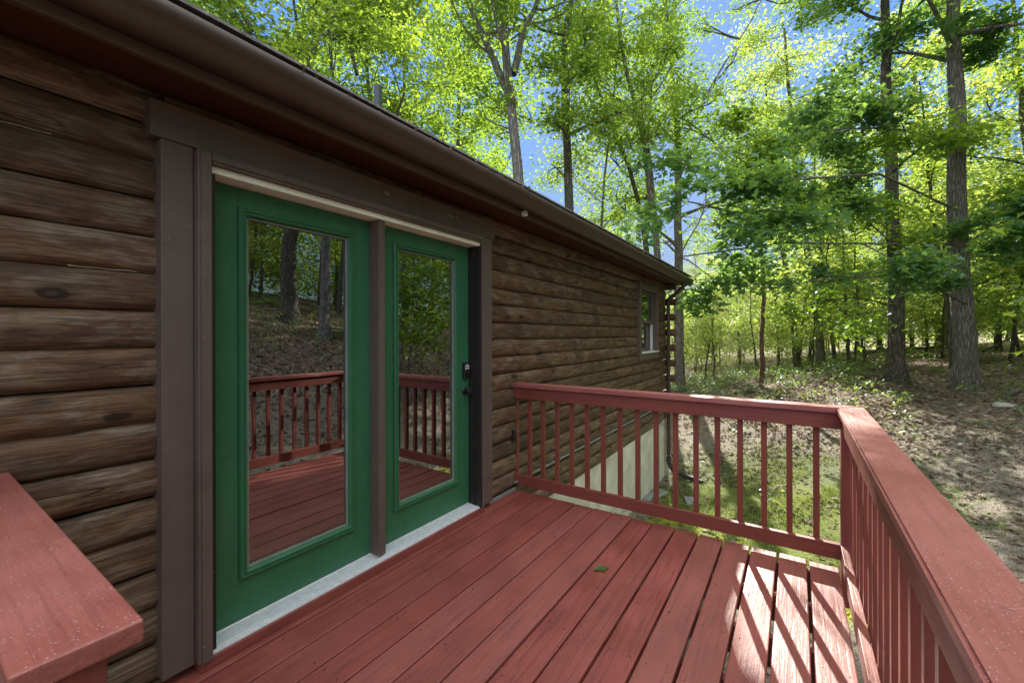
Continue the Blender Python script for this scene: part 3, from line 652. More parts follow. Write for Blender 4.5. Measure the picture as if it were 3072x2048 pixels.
# white round insulator on the fascia, mud nests on the header
ins = MB().tube([(2.99, 1.897, 2.476), (2.99, 1.868, 2.476)], .024, 20).build('insulator', 'vinyl', cabin, True)
MB().tube([(2.99, 1.868, 2.476), (2.99, 1.864, 2.476)], .007, 8).build('nail', 'black', ins)
XF[0] = DOORM
for x, z, s in ((1.72, 2.335, .012), (1.735, 2.332, .009), (2.28, 2.33, .007), (2.31, 2.325, .009), (2.36, 2.33, .006), (2.62, 2.325, .008), (2.05, 2.34, .005), (2.12, 2.32, .004)):
    MB().tube([(x, 2.087, z), (x+.001, 2.081, z+.002), (x, 2.077, z)], [s, s*1.2, s*.5], 7).build('mud_nest', 'bead', cabin)
XF[0] = None
# far window
wn = MB(); X0, X1, Z0, Z1 = 7.10, 8.27, 1.022, 2.352
wn.box(X0, X0+.115, 2.19, 2.30, Z0+.118, Z1-.118, .003); wn.box(X1-.115, X1, 2.19, 2.30, Z0+.118, Z1-.118, .003); wn.box(X0, X1, 2.188, 2.30, Z1-.115, Z1, .003); wn.box(X0, X1, 2.188, 2.30, Z0, Z0+.115, .003)
wo_ = wn.build('window', 'trim', cabin)
fx0, fx1 = X0+.117, X1-.117
s1 = MB(); s1.box(fx0, fx0+.05, 2.25, 2.29, 1.66, Z1-.117); s1.box(fx1-.05, fx1, 2.25, 2.29, 1.66, Z1-.117); s1.box(fx0+.051, fx1-.051, 2.25, 2.29, Z1-.17, Z1-.117); s1.box(fx0+.051, fx1-.051, 2.245, 2.29, 1.66, 1.715); s1.build('upper_sash', 'trim', wo_)
s2 = MB(); s2.box(fx0, fx0+.05, 2.30, 2.335, 1.16, 1.66); s2.box(fx1-.13, fx1-.06, 2.30, 2.335, 1.16, 1.66); s2.box(fx0+.051, fx1-.131, 2.30, 2.335, 1.16, 1.22); s2.build('lower_sash', 'trim', wo_)
MB().box(fx1-.058, fx1-.002, 2.27, 2.345, 1.158, 1.658, .003).build('sash_track', 'vinyl', wo_)
MB().box(X0+.10, X1-.06, 2.165, 2.30, 1.130, 1.156, .004).build('sill', 'vinyl', wo_)
for z0, z1, y in ((1.715, Z1-.17, 2.27), (1.22, 1.66, 2.318)):
    g_ = MB(); v = [g_.bm.verts.new(p) for p in ((fx0+.05, y, z0), (fx1-.05, y, z0), (fx1-.05, y, z1), (fx0+.05, y, z1))]; g_.bm.faces.new(v); g_.build('pane', 'glass', wo_)
# ------------------------------------------------------------------ red deck
DX0, DX1 = .105, 3.352
deck = thing('wooden_deck', 'red painted timber deck with baluster railings in front of the green doors', 'deck', (1.7, 1.0, -1.45))
rs = np.random.RandomState(11)
m = MB(); y = 2.2255; gaps = [2.106, 1.931, 1.762, 1.596, 1.427, 1.256, 1.095, .929, .764, .601, .436, .268, .107, -.056]
edges = [2.272]+gaps+[-.222]
for i in range(len(edges)-1):
    gw0 = .004 if i < 7 else .0045+.0004*(i-6); gw1 = .004 if i < 6 else .005+.0004*(i-6)
    a, b = edges[i+1]+gw1, edges[i]-gw0; dz = rs.normal()*.0012; m.box(DX0-.3+rs.rand()*.004, DX1+rs.normal()*.004, a, b, -.036+dz, dz, .0065, 3)
m.build('deck_floor', 'red_x', deck)
# nail heads sunk in the boards over the joists
nh = MB()
for x in (3.30, 2.72, 2.31, 1.90, 1.49, 1.08, .67, .26):
    for i in range(len(edges)-1):
        for f in (.22, .78): nh.tube([(x+rs.normal()*.006, edges[i+1]+(edges[i]-edges[i+1])*f, -.002), (x, edges[i+1]+(edges[i]-edges[i+1])*f, .0012)], .0028, 6)
o = nh.build('nail', 'dark', deck); o['kind'] = 'stuff'
fr = MB()
for x in (.0, .41, .82, 1.23, 1.64, 2.05, 2.46, 2.87): fr.box(x, x+.038, -.17, 2.2, -.19, -.042)
fr.build('joist', 'red_y', deck)
rb = MB(); rb.box(-.2, 3.32, -.215, -.177, -.235, -.042); rb.box(3.285, 3.323, -.172, 2.24, -.235, -.042); rb.build('rim_board', 'red_x', deck)
for x, yy in ((3.22, -.12), (1.6, -.12), (.1, -.12), (3.22, 1.9), (.1, 1.9)):
    MB().box(x-.045, x+.045, yy-.045, yy+.045, -1.9, -.238, .003).build('support_post', 'red_z', deck)
# back railing (perpendicular to the wall)
ZC = 1.0065
cp = MB(); cp.prism([(3.318, -.206), (3.459, -.349), (3.459, 2.25), (3.318, 2.25)], 2, ZC-.038, ZC, .007); cp.build('railing_cap', 'cap_y', deck)
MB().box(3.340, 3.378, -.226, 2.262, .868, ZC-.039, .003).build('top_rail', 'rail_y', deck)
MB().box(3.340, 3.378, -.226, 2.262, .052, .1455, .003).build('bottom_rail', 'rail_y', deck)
for k in range(17):
    yy = 2.236-.14615*k; xo = rs.normal()*.0015
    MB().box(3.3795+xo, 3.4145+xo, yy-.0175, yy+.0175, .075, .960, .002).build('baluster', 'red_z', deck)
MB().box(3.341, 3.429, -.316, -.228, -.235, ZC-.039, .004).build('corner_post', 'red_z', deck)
# front railing (parallel to the wall)
cp = MB(); cp.prism([(3.3165, -.2075), (3.4575, -.3505), (-.25, -.3505), (-.25, -.2075)], 2, ZC-.038, ZC, .007); cp.build('railing_cap', 'cap_x', deck)
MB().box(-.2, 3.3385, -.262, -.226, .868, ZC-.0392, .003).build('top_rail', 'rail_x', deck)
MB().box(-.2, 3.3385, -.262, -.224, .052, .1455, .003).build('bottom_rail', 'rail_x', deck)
for k in range(24):
    x = 3.235-.1462*k; yo = rs.normal()*.0015
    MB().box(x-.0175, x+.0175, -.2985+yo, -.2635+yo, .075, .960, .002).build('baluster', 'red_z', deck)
# near railing beside the steps
cp = MB(); cp.box(.092, .238, .888, 2.25, ZC-.038, ZC, .006, 3); cp.build('railing_cap', 'cap_y', deck)
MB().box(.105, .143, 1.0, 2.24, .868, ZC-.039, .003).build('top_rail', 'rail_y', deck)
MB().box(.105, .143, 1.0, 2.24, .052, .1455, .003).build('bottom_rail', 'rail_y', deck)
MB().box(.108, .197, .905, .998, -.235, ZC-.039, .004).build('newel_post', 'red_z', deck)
for k in range(8):
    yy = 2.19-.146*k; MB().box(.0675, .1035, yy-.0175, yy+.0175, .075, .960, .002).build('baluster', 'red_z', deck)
# steps going down on the near side
for i in range(5):
    MB().box(-.52-.27*i, -.245-.27*i, -.2, .88, -.19-.18*(i+1)+.15, -.15-.18*(i+1)+.15, .005).build('step', 'red_y', deck)
for yy in (-.235, .885):
    MB().prism([(-.235, -.05), (-1.75, -1.06), (-1.75, -1.35), (-.235, -.34)], 1, yy, yy+.035).build('stringer', 'red_x', deck) if False else None
# a curled oak leaf lying on the boards
lf = bmesh.new(); cx, cy_ = 2.505, 1.012
pts = [(0, 0), (.16, .20), (.30, .12), (.48, .40), (.60, .15), (1, 0), (.62, -.16), (.50, -.42), (.32, -.13), (.15, -.2)]
a = math.radians(-40); vs = []
for i, (u, v) in enumerate(pts):
    s = .115; x = (u-.5)*s; yv = v*s; z = .006+.022*abs(v)+.010*abs(u-.5)*(1 if i % 2 else .4); vs.append(lf.verts.new((cx+x*math.cos(a)-yv*math.sin(a), cy_+x*math.sin(a)+yv*math.cos(a), z)))
for f in ((0, 2, 1), (0, 4, 3, 2), (0, 5, 4), (0, 8, 6, 5), (0, 9, 8), (8, 7, 6)): lf.faces.new([vs[i] for i in f])
mm = MB(); mm.bm.free(); mm.bm = lf; tag(mm.build('fallen_leaf', 'seed'), 'curled green oak leaf lying on the red deck boards', 'leaf')
# ------------------------------------------------------------------ trees
def P(pts, depth): return [at(p[0], p[1], depth+(p[2] if len(p) > 2 else 0)) for p in pts]
D = 1.3061  # full-view pixels to photograph pixels
def Q(pts, depth): return [at(p[0]*D, p[1]*D, depth+(p[2] if len(p) > 2 else 0)) for p in pts]
bigb = [
  (Q([(2205, 620), (2050, 560, -1.5), (1800, 560, -2.5), (1560, 590, -3.2)], 11.6), .026, 7, 1.6),
  (Q([(2200, 480), (2020, 400, -2), (1780, 420, -3), (1540, 500, -3.5)], 11.6), .03, 8, 1.7),
  (Q([(2215, 700), (2080, 640, -1), (1950, 640, -1.6), (1820, 650, -2)], 11.6), .035, 5, 1.2),
  (Q([(2190, 330), (2050, 300, -1), (1900, 300, -2)], 11.6), .026, 5, 1.6),
  (Q([(2200, 80), (2290, 60, -.5), (2400, 55, -1)], 11.6), .07, 5, 1.6),
  (Q([(2210, 560), (2300, 520, -1), (2400, 500, -2)], 11.6), .026, 5, 1.4)]
tree('big grey oak behind the deck corner, rightmost large trunk', P([(2903, 1171), (2890, 1000), (2875, 750), (2862, 300), (2853, 0)], 12), .245, 8.5, 9, 3.6, 26, .15, 'leafd', 'bark', 21, LOBE, 17, boughs=bigb, spread=.34, flare=1.5)
tree('dark barked oak with flared mossy foot, second large trunk from the right', P([(2692, 1140), (2690, 1000), (2680, 600), (2662, 300), (2650, 0)], 13), .205, 8.0, 9, 3.2, 22, .145, 'leaf', 'barkd', 22, LOBE, 17, flare=1.7,
  boughs=[(Q([(2050, 560), (1950, 470, -1), (1800, 380, -2)], 12.8), .026, 6, 1.5), (Q([(2060, 700), (1980, 680, -.7), (1900, 690, -1.2)], 12.8), .025, 4, 1.1), (Q([(2045, 400), (2120, 330, -1), (2230, 300, -2)], 12.8), .045, 5, 1.5)])
tree('slim sapling with ruddy lower trunk standing alone at the wood edge', P([(2288, 1159), (2290, 1000), (2298, 860), (2285, 650), (2280, 450)], 15), .078, 4.2, 12, 1.8, 17, .15, 'leaf', 'barko', 23, LOBE, 8.5, kind='young_tree', flare=1.25)
tree('straight grey trunk right of the ruddy sapling', P([(2467, 1097), (2455, 950), (2430, 750), (2408, 600), (2390, 400), (2370, 150)], 20), .165, 7.5, 12, 3.2, 12, .16, 'leafu', 'bark', 24, OVAL, 16)
tree('thin trunk leaning beside the straight grey trunk', P([(2502, 1074), (2480, 850), (2455, 760), (2440, 600), (2420, 350)], 20.5), .085, 6.5, 9, 2.4, 11, .16, 'leafu', 'bark', 25, OVAL, 13)
tree('leaning trunk behind the ruddy sapling', P([(2395, 1110), (2380, 980), (2360, 800), (2337, 640), (2310, 400)], 21), .15, 6.5, 10, 2.8, 11, .16, 'leafu', 'barkd', 26, OVAL, 14)
tree('slender dark pole tree between the grey trunk and the mossy-footed oak', P([(2546, 1080), (2533, 850), (2518, 666), (2510, 450)], 18), .068, 5.0, 9, 1.8, 10, .15, 'leafu', 'barkd', 27, OVAL, 10, kind='young_tree', flare=1.2)
tree('thick tree half hidden by leaves between the two large oaks', P([(2826, 1039), (2810, 900), (2795, 750), (2775, 646), (2750, 350)], 22), .21, 7, 12, 3.4, 12, .15, 'leafu', 'bark', 28, OVAL, 17)
tree('tall grey tree rising just past the cabin corner and forking high up', P([(2040, 1171), (2034, 900), (2034, 560), (2028, 392)], 19)+P([(2012, 235), (1995, 60)], 19), .215, 5.5, 14, 3.0, 21, .155, 'leaf', 'bark', 29, OVAL, 17,
  forks=[(Q([(1560, 330), (1600, 260), (1650, 170), (1720, 60), (1750, 0)], 19), .045, 9), (Q([(1578, 280), (1625, 320), (1665, 350)], 19), .05, 3)])
tree('grey tree leaning left, seen above the far end of the roof', Q([(1511, 600), (1505, 500), (1480, 330), (1430, 150), (1412, 0)], 17), .155, 8.0, 10, 3.0, 15, .155, 'leaf', 'bark', 30, OVAL, 16,
  forks=[(Q([(1505, 500), (1500, 400), (1490, 340), (1478, 300)], 17), .07, 4)])
tree('dark leaning tree left of the grey leaning one above the roof', Q([(1488, 600), (1470, 480), (1440, 370), (1405, 300), (1370, 200)], 18), .14, 8, 9, 2.8, 13, .155, 'leaf', 'barkd', 31, OVAL, 14)
tree('dark ivy-clad trunk rising above the middle of the roof', Q([(1308, 480), (1300, 300), (1295, 200), (1292, 90), (1305, 0)], 14), .19, 7.0, 11, 3.0, 16, .15, 'leaf', 'barkd', 32, OVAL, 16, boughs=[(Q([(1300, 330), (1300, 250), (1320, 160)], 13.6), .02, 5, .9), (Q([(1290, 160), (1230, 150), (1180, 170)], 14), .04, 4, 1.2)])
tree('large pale trunk that forks three ways above the roof', Q([(1198, 450), (1190, 340), (1178, 240), (1166, 150), (1163, 0)], 13), .225, 8.5, 7, 3.2, 16, .15, 'leaf', 'barkl', 33, OVAL, 16, flare=1.3,
  forks=[(Q([(1180, 240), (1150, 165), (1110, 90), (1075, 0)], 13), .14, 7), (Q([(1178, 170), (1195, 100), (1215, 40), (1232, 0)], 13), .12, 6)], boughs=[(Q([(1190, 300), (1150, 285), (1110, 262)], 12.8), .035, 2, 1.0)])
tree('thin grey tree above the roof left of the vent pipe', Q([(778, 215), (768, 100), (757, 0)], 14), .11, 8, 11, 3.0, 13, .15, 'leafy', 'bark', 34, OVAL, 16)
tree('dark crooked tree arching above the near roof', Q([(745, 200), (700, 130), (686, 60), (676, 0)], 13), .085, 7.5, 10, 2.8, 13, .15, 'leaf', 'barkd', 35, OVAL, 15, forks=[(Q([(820, 170), (790, 60), (765, 0)], 13), .06, 5)])
tree('two-stemmed tree nearest the left edge above the roof', Q([(600, 115), (570, 60), (535, 25), (500, 0)], 12), .11, 7.5, 11, 3.0, 13, .15, 'leafy', 'bark', 36, OVAL, 15, forks=[(Q([(575, 70), (552, 20), (540, 0)], 12), .08, 5)])
tree('slim tree right of the vent pipe above the roof', Q([(900, 275), (925, 210), (927, 100), (930, 0)], 14), .075, 7, 11, 2.8, 15, .15, 'leafy', 'barkd', 37, OVAL, 15)
tree('slim trunk above the roof between the ivy-clad tree and the leaning pair', Q([(1377, 500), (1390, 330), (1408, 120), (1415, 20)], 17), .07, 7, 10, 2.6, 13, .15, 'leafy', 'bark', 38, OVAL, 14)
tree('tree entering the top right corner, right of the big grey oak', Q([(2395, 620), (2370, 350), (2340, 100), (2330, 0)], 15), .13, 4.5, 16, 3.2, 21, .16, 'leafy', 'bark', 39, LOBE, 16)
tree('pale slanting dead-looking stem deep in the wood behind the grey trunk', P([(2640, 1050), (2620, 850), (2592, 700), (2575, 640)], 26), .12, 8, 6, 2.2, 10, .15, 'leafu', 'barkl', 40, OVAL, 13)
tree('thin ruddy trunk right of the big grey oak', P([(2995, 1045), (2998, 930), (3002, 800)], 21), .10, 5.5, 9, 2.4, 11, .16, 'leafu', 'barko', 41, OVAL, 12)
# trees on the slope behind the camera side, seen in the door glass
def am(px, py, depth):
    p = at(px, py, depth); p[1] = 2*2.273-p[1]; return p
tree('large rough trunk on the slope, reflected in the left door glass', [am(868, 951, 14), am(870, 750, 14), am(878, 600, 14), am(885, 300, 14)], .25, 7, 8, 3, 12, .14, 'leaf', 'barkd', 50, OVAL, 12)
tree('paler trunk on the slope, reflected at the right of the left door glass', [am(970, 996, 13.5), am(978, 800, 13.5), am(985, 650, 13.5), am(990, 300, 13.5)], .15, 6, 8, 2.6, 12, .14, 'leaf', 'barkl', 51, OVAL, 11)
tree('thin pale trunk on the slope, reflected in the right door glass', [am(1203, 1049, 12), am(1205, 850, 12), am(1212, 700, 12), am(1240, 450, 12)], .075, 6, 7, 2.4, 12, .16, 'leafy', 'barkl', 52, OVAL, 9)
tree('bushy bright sapling on the slope, reflected in the right door glass', [am(1238, 960, 11), am(1240, 900, 11), am(1244, 850, 11)], .03, .9, 9, 1.2, 10, .16, 'leafy', 'barkl', 53, LOBE, 4.4, kind='young_tree')
# understory and far trees: a few kinds, copied
def proto(i, H, r, cf, nl, ll, ln, ls, lm, bk, tpl, kind):
    x, y = 300+i*10, 300.0
    p = [np.array([x, y, 0]), np.array([x+rnd.uniform(-.3, .3), y+rnd.uniform(-.3, .3), H*.5]), np.array([x+rnd.uniform(-.5, .5), y+rnd.uniform(-.5, .5), H])]
    gz = GH(x, y)[0]
    for q in p: q[2] += gz
    return tree('x', p, r, cf, nl, ll, int(ln*.7), ls, lm, bk, 60+i, tpl, gz+H, kind=kind, spread=.38, minr=.2)
_st = rnd.getstate(); PINE = proto(6, 7.0, .06, .5, 22, 1.8, 26, .15, 'pineL', 'barkd', NEED, 'pine_sapling'); rnd.setstate(_st)
KIND = [('soft pale green white pine sapling in the wood behind the yard', 'pine saplings in the wood'),('slender understory tree with layered light leaves in the wood behind the yard', 'understory trees in the wood'),
        ('tall thin forest tree deep in the wood behind the yard', 'tall thin trees deep in the wood')]
protos = [proto(0, 6.5, .05, .7, 14, 2.1, 9, .17, 'leafu', 'barkd', OVAL, 'young_tree'), proto(1, 4.2, .035, .4, 12, 1.9, 9, .17, 'leafu', 'bark', OVAL, 'young_tree'), proto(2, 8.0, .07, 1.8, 14, 2.3, 9, .18, 'leafu', 'barkd', OVAL, 'young_tree'),
          proto(3, 15.0, .13, 4.5, 15, 3.2, 13, .22, 'leafy', 'bark', OVAL, 'oak_tree'), proto(4, 17.0, .17, 5.5, 15, 3.4, 13, .22, 'leaf', 'barkd', OVAL, 'oak_tree'), proto(5, 13.0, .10, 3.5, 14, 3.0, 13, .22, 'leafy', 'bark', OVAL, 'oak_tree')]
def place(pr, x, y, s, rz_, kd):
    z = GH(x, y)[0]; c = pr.copy(); COL.objects.link(c); c.location = (x, y, z-.05*s); c.scale = (s, s, s*(.85+.3*(math.sin(x*7.3+y*3.1)*.5+.5))); c.rotation_euler = (0, 0, rz_)
    for ch in list(pr.children):
        k = ch.copy(); COL.objects.link(k); k.parent = c
    c['label'], c['group'] = KIND[kd]
    return c
def blocked(x, y, rad):  # keep the sun's path to the deck and clear yard free
    d = np.array([x-3.0, y-.1]); t = d@S[:2]/np.hypot(*S[:2]); q = abs(d[0]*S[1]-d[1]*S[0])/np.hypot(*S[:2]); return t > 0 and q < rad and t < 70
used = []
def scatter(n, r0, r1, a0, a1, prs, kd, s0, s1, mind, corr=0):
    k = 0; tries = 0
    while k < n and tries < n*60:
        tries += 1; a = math.radians(rnd.uniform(a0, a1)); r = math.sqrt(rnd.uniform(r0*r0, r1*r1)); x = r*math.cos(a); y = r*math.sin(a)
        if x < 15 and -6 < y < 12 and x > -6: continue
        if corr and blocked(x, y, corr): continue
        if any((x-u)**2+(y-v)**2 < mind*mind for u, v in used): continue
        used.append((x, y)); place(prs[k % len(prs)], x, y, rnd.uniform(s0, s1), rnd.uniform(0, 6.28), kd); k += 1
scatter(80, 21, 46, -19, 33, protos[:3], 1, .7, 1.15, 1.4, .8)
scatter(30, 30, 64, -22, 62, protos[3:], 2, .85, 1.15, 3.2, 3.2)
scatter(16, 15, 32, 38, 84, protos[3:], 2, .8, 1.05, 3.0)
for px_, dd_, sc_ in ((1560, 24, .8), (1640, 21, .62), (1700, 26, 1.0), (1790, 23, .9), (1860, 22, .6), (2130, 19, .8), (2090, 24, 1.1), (2290, 20, .9), (2200, 28, 1.2), (1950, 27, .9), (1600, 30, 1.1), (2330, 26, 1.1)):
    q_ = at(px_*D, 1000, dd_); pz = place(PINE, q_[0], q_[1], sc_, px_*.7, 0)
# slope side (seen in the glass)
scatter(26, 15, 32, -96, -24, protos[3:], 2, .8, 1.05, 2.4)
scatter(16, 15, 28, -92, -24, protos[:3], 1, .7, 1.0, 1.8)
for p in protos+[PINE]:
    for ch in list(p.children): bpy.data.objects.remove(ch)
    bpy.data.objects.remove(p)
# far wood that reads as one mass
rs = np.random.RandomState(5)
def farwood(name, n, r0, r1, a0, a1, zt, size, mat, m=9, sp=.9):
    a = np.radians(rs.uniform(a0, a1, n)); r = np.sqrt(rs.uniform(r0*r0, r1*r1, n)); x = r*np.cos(a); y = r*np.sin(a)
    z = GH(x, y)+.3+zt*rs.rand(n)**1.1
    C, Dd, N, s = leaves_around(np.c_[x, y, z], m, sp, .5, size, rs)
    k = C[:, 2] > GH(C[:, 0], C[:, 1])+.1; o = link(name, leaf_mesh(name, C[k], Dd[k], N[k], s[k], OVAL), mat); o['kind'] = 'stuff'; tag(o, 'far-off mass of sunlit woodland filling the view between the trunks', 'woods')
farwood('far_woods', 6000, 46, 74, -26, 62, 8.5, .34, 'leafu', 8, .9)
farwood('far_woods', 11000, 23, 42, -110, -26, 9, .28, 'leaf', 8)
farwood('far_woods', 2600, 30, 50, -22, 36, 3.4, .22, 'leafu', 9, .55)
# ------------------------------------------------------------------ yard: litter, grass, seedlings, stones, branches
rs = np.random.RandomState(9)
def in_yard(x, y): return ~((x < 9.3) & (y > 2.15)) & ~((x > -.1) & (x < 3.45) & (y > -.35) & (y < 2.3))
def scatter_pts(n, x0, x1, y0, y1, f=None):
    x = rs.uniform(x0, x1, n); y = rs.uniform(y0, y1, n); k = in_yard(x, y)
    if f is not None: k &= rs.rand(n) < f(x, y)
    return x[k], y[k]
def fnoise(x, y): return .5+.25*np.sin(x*1.3+2*np.sin(y*.9))+.25*np.sin(y*2.1+1.5*np.sin(x*1.7))
x, y = scatter_pts(85000, 3.2, 24, -9, 5.5, lambda x, y: np.clip((x-4)/11, .16, 1)*(.35+.65*(fnoise(x, y) > .45))*np.clip(12/np.maximum(x, 1), .25, 1))
x2, y2 = scatter_pts(16000, -3, 10, -14, -3); x = np.r_[x, x2]; y = np.r_[y, y2]
z = GH(x, y)+.012; n = len(x); a = rs.rand(n)*6.28
me = leaf_mesh('leaf_litter', np.c_[x, y, z], np.c_[np.cos(a), np.sin(a), rs.normal(size=n)*.25], np.c_[rs.normal(size=(n, 2))*.35, np.ones(n)], .05+.06*rs.rand(n), LOBE)
o = link('leaf_litter', me, 'dead'); o['kind'] = 'stuff'; tag(o, 'brown dead oak leaves scattered over the forest floor', 'leaf litter')
# grass: thin tufts, denser by the moss
def gr(x, y): d = np.hypot((x-8.0)/3.2, (y-.2)/2.0); return np.clip(1.3-d, 0, 1)*(fnoise(x*2, y*2) > .42)+.22*(fnoise(x*1.5, y*1.5+3) > .80)
x, y = scatter_pts(42000, 3.6, 15, -7, 2.9, gr); n = len(x); K = 5; x = np.repeat(x, K)+rs.normal(size=n*K)*.025; y = np.repeat(y, K)+rs.normal(size=n*K)*.025; n = len(x)
dr = np.c_[rs.normal(size=(n, 2))*.35, np.ones(n)]; nb = np.c_[rs.normal(size=(n, 2)), np.zeros(n)]
def blades(name, C, Dv, W, h, mat):
    Dv = Dv/np.linalg.norm(Dv, axis=1)[:, None]; W = np.cross(Dv, W); W /= np.linalg.norm(W, axis=1)[:, None]
    V = np.stack([C-W*h[:, None]*.035, C+W*h[:, None]*.035, C+Dv*h[:, None]*.6+W*h[:, None]*.02, C+Dv*h[:, None]+np.array([0, 0, -.15])*h[:, None]+W*h[:, None]*.12], 1).reshape(-1, 3)
    L = np.arange(len(C)*4); return mesh_np(name, V, L, np.full(len(C), 4))
o = link('grass', blades('grass', np.c_[x, y, GH(x, y)-.005], dr, nb, .035+.07*rs.rand(n)**2, 'grass'), 'grass'); o['kind'] = 'stuff'; tag(o, 'thin short grass growing around the mossy patch by the cabin', 'grass')
# seedlings and low ground cover at the wood edge
def sd(x, y): return np.clip((x-11)/6, 0.02, 1)*np.where(y > -2.2, 1.0, .28)*(fnoise(x*1.4+1, y*1.4) > .36)
x, y = scatter_pts(5200, 6, 30, -9, 7, sd); n = len(x); h = .12+.28*rs.rand(n)
P0 = np.c_[x, y, GH(x, y)+h]; Cc, Dd, N, s = leaves_around(P0, 9, .13, .35, .10, rs, .35, False)
o = link('seedlings', leaf_mesh('seedlings', Cc, Dd, N, s, LOBE), 'seed'); o['kind'] = 'stuff'; tag(o, 'low green seedlings and ground cover at the edge of the wood', 'ground cover')
x, y = scatter_pts(900, -2, 9, -15, -7); n = len(x); P0 = np.c_[x, y, GH(x, y)+.1+.25*rs.rand(n)]; Cc, Dd, N, s = leaves_around(P0, 8, .13, .35, .10, rs, .35, False)
o = link('seedlings', leaf_mesh('seedlings', Cc, Dd, N, s, LOBE), 'seed'); o['kind'] = 'stuff'; tag(o, 'green seedlings on the slope reflected in the door glass', 'ground cover')
# twigs
tm = TreeMesh()
for i in range(260):
    x = rs.uniform(4, 18); y = rs.uniform(-7, 2)
    if not in_yard(np.array([x]), np.array([y]))[0]: continue
    a = rs.rand()*6.28; L = rs.uniform(.1, .45); q = np.array([[x, y], [x+L*.5*math.cos(a), y+L*.5*math.sin(a)], [x+L*math.cos(a+.2), y+L*math.sin(a+.2)]]); zz = GH(q[:, 0], q[:, 1])+.012; tm.tube(np.c_[q, zz], [.004, .0035, .002], 4)
me = mesh_np('twigs', np.concatenate(tm.V), np.concatenate(tm.L), np.full(sum(len(l) for l in tm.L), 4)); o = link('twigs', me, 'bark'); o['kind'] = 'stuff'; tag(o, 'small dead twigs littering the bare yard', 'twigs')
# stones
def ground_at(px, py):
    d = Fv*FPX+R2*(px-1536)+U2*(CY-py); t = np.linspace(3, 40, 400)/FPX; p = np.array([0, 0, EYE])+d[None]*t[:, None]; h = GH(p[:, 0], p[:, 1]); i = np.argmax(p[:, 2] < h); return p[i]
def stone(px, py, w, label, group=None, flat=.35, mat='stone'):
    p = ground_at(px, py); dep = (p-np.array([0, 0, EYE]))@Fv; s = w/FPX*dep/2
    bm = bmesh.new(); bmesh.ops.create_icosphere(bm, subdivisions=3, radius=1); r = random.Random(int(px*7+py)); ph = [r.uniform(0, 6) for _ in range(6)]
    for v in bm.verts:
        k = 1+.18*math.sin(2.3*v.co.x+ph[0])+.14*math.sin(3.7*v.co.y+ph[1])+.10*math.sin(5*v.co.z+4*v.co.x+ph[2])
        c = v.co*k; v.co = Vector((round(c.x*3)/3*.4+c.x*.6, c.y*.8, (c.z if c.z < .55 else .55+(c.z-.55)*.25)*flat))*s
    a = r.uniform(0, 3)
    me = bpy.data.meshes.new('stone'); bm.to_mesh(me); bm.free(); o = link('stone', me, mat); o.location = (p[0], p[1], p[2]+s*flat*.25); o.rotation_euler = (r.uniform(-.1, .1), r.uniform(-.1, .1), a); tag(o, label, 'stone', group)
stone(3020, 1220, 52, 'broad flat pale stone at the right edge below the fallen branch', flat=.45)
stone(2884, 1218, 26, 'rounded pale stone in front of the big grey oak', flat=.6)
stone(2827, 1141, 22, 'pale stone between the two large oaks')
stone(2865, 1135, 18, 'small pale stone touching the left foot of the big grey oak', flat=.5)
stone(2914, 1233, 18, 'low pale stone lying below the rounded stone')
stone(2890, 1188, 15, 'small stone at the foot of the big grey oak', flat=.5)
for px, py, w_ in ((2945, 1180, 14), (3040, 1190, 12), (2700, 1160, 12), (2745, 1225, 13), (2985, 1205, 12), (2900, 1260, 12), (3030, 1245, 12), (2790, 1190, 12), (2620, 1255, 10), (2960, 1290, 12), (2860, 1275, 10), (2250, 1330, 16), (2255, 1455, 18), (2420, 1330, 12), (3050, 1330, 14), (2720, 1330, 10), (2830, 1330, 10), (2180, 1380, 12)):
    stone(px, py, w_, 'small pale stone scattered in the leaf litter of the yard', 'small stones in the yard')
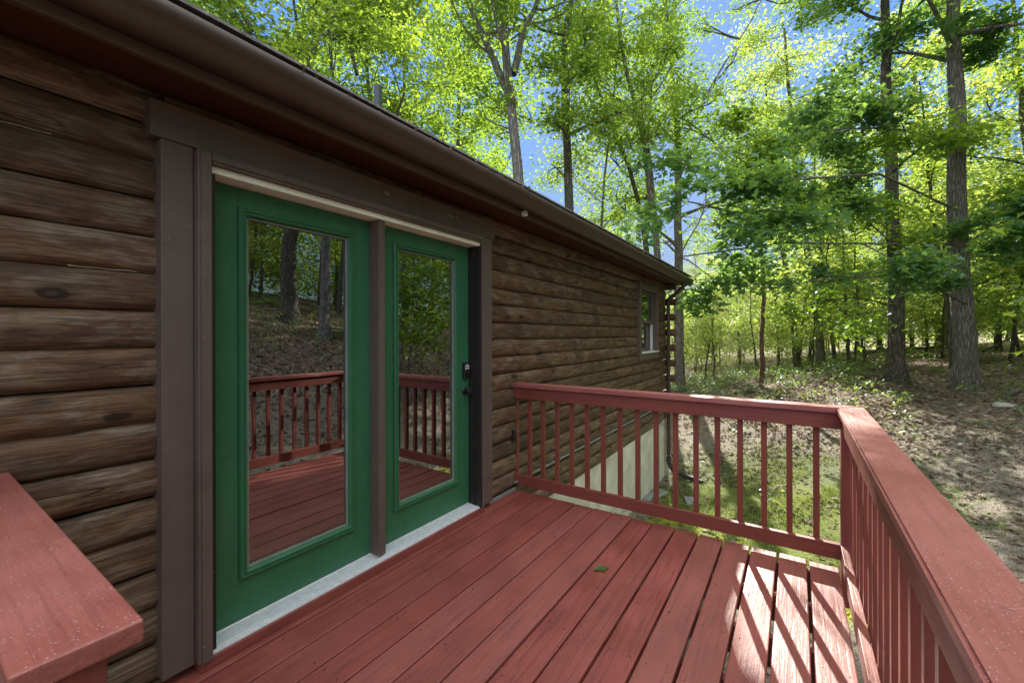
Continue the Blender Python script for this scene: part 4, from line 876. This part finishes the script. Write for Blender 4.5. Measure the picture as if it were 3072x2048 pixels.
for px, py, wx, wy, lb in ((1975, 1487, .38, .2, 'grey paver lying against the foundation corner'), (2075, 1508, .30, .22, 'grey paver set in the moss behind the balusters'), (1940, 1500, .22, .15, 'small grey paver at the foot of the foundation')):
    p = ground_at(px, py); o = MB().box(-wx/2, wx/2, -wy/2, wy/2, -.05, .035, .012).build('paver', 'slab'); o.location = (p[0], p[1], p[2]+.02); o.rotation_euler = (.03, -.04, rnd.uniform(-.4, .4)); tag(o, lb, 'paver')
# fallen branches
def log_(pts, r, label, mat='bark'):
    W = wobble(pts, 10, .012, rs); tm = TreeMesh(); tm.tube(W, np.linspace(r, r*.7, 10), 8); V = np.concatenate(tm.V); F = [list(f) for f in tm.L[0]]
    loops = [i for f in F for i in f]+list(range(8))[::-1]+list(range(72, 80)); o = link('fallen_branch', mesh_np('fallen_branch', V, loops, [4]*len(F)+[8, 8]), mat, smooth=True); tag(o, label, 'branch')
def gp(px, py, dz=.05): p = ground_at(px, py).copy(); p[2] += dz; return p
log_([gp(3060, 1178, .10), gp(3030, 1190, .09), gp(3012, 1200, .07)], .055, 'thick grey fallen branch lying above the broad flat stone')
log_([gp(2190, 1188, .06), gp(2225, 1178, .06), gp(2290, 1184, .05)], .04, 'dark fallen branch beyond the back railing', 'barkd')
log_([gp(2590, 1068, .12), gp(2660, 1062, .25), gp(2760, 1056, .2), gp(2850, 1050, .15)], .07, 'long mossy fallen trunk lying across the edge of the wood', 'barkd')
log_([gp(2950, 1062, .12), gp(3010, 1050, .45), gp(3068, 1030, .7)], .05, 'dark leaning deadfall at the right edge of the wood', 'barkd')

# dead leaves and needles caught along the gutter lip
x = rs.uniform(.3, 9.2, 150)**1.0; n = len(x); C = np.c_[x, 1.779+rs.normal(size=n)*.008, np.interp(x, [0, .5, 2.8, 5.6, 9.4], [2.612, 2.612, 2.622, 2.609, 2.592])]; a = rs.rand(n)*6.28
o = link('gutter_debris', leaf_mesh('gutter_debris', C, np.c_[np.cos(a), np.sin(a)*.6, rs.normal(size=n)*.5], rs.normal(size=(n, 3)), .015+.03*rs.rand(n), OVAL), 'dead'); o['kind'] = 'stuff'; tag(o, 'dry leaf bits caught along the lip of the gutter', 'leaf debris')
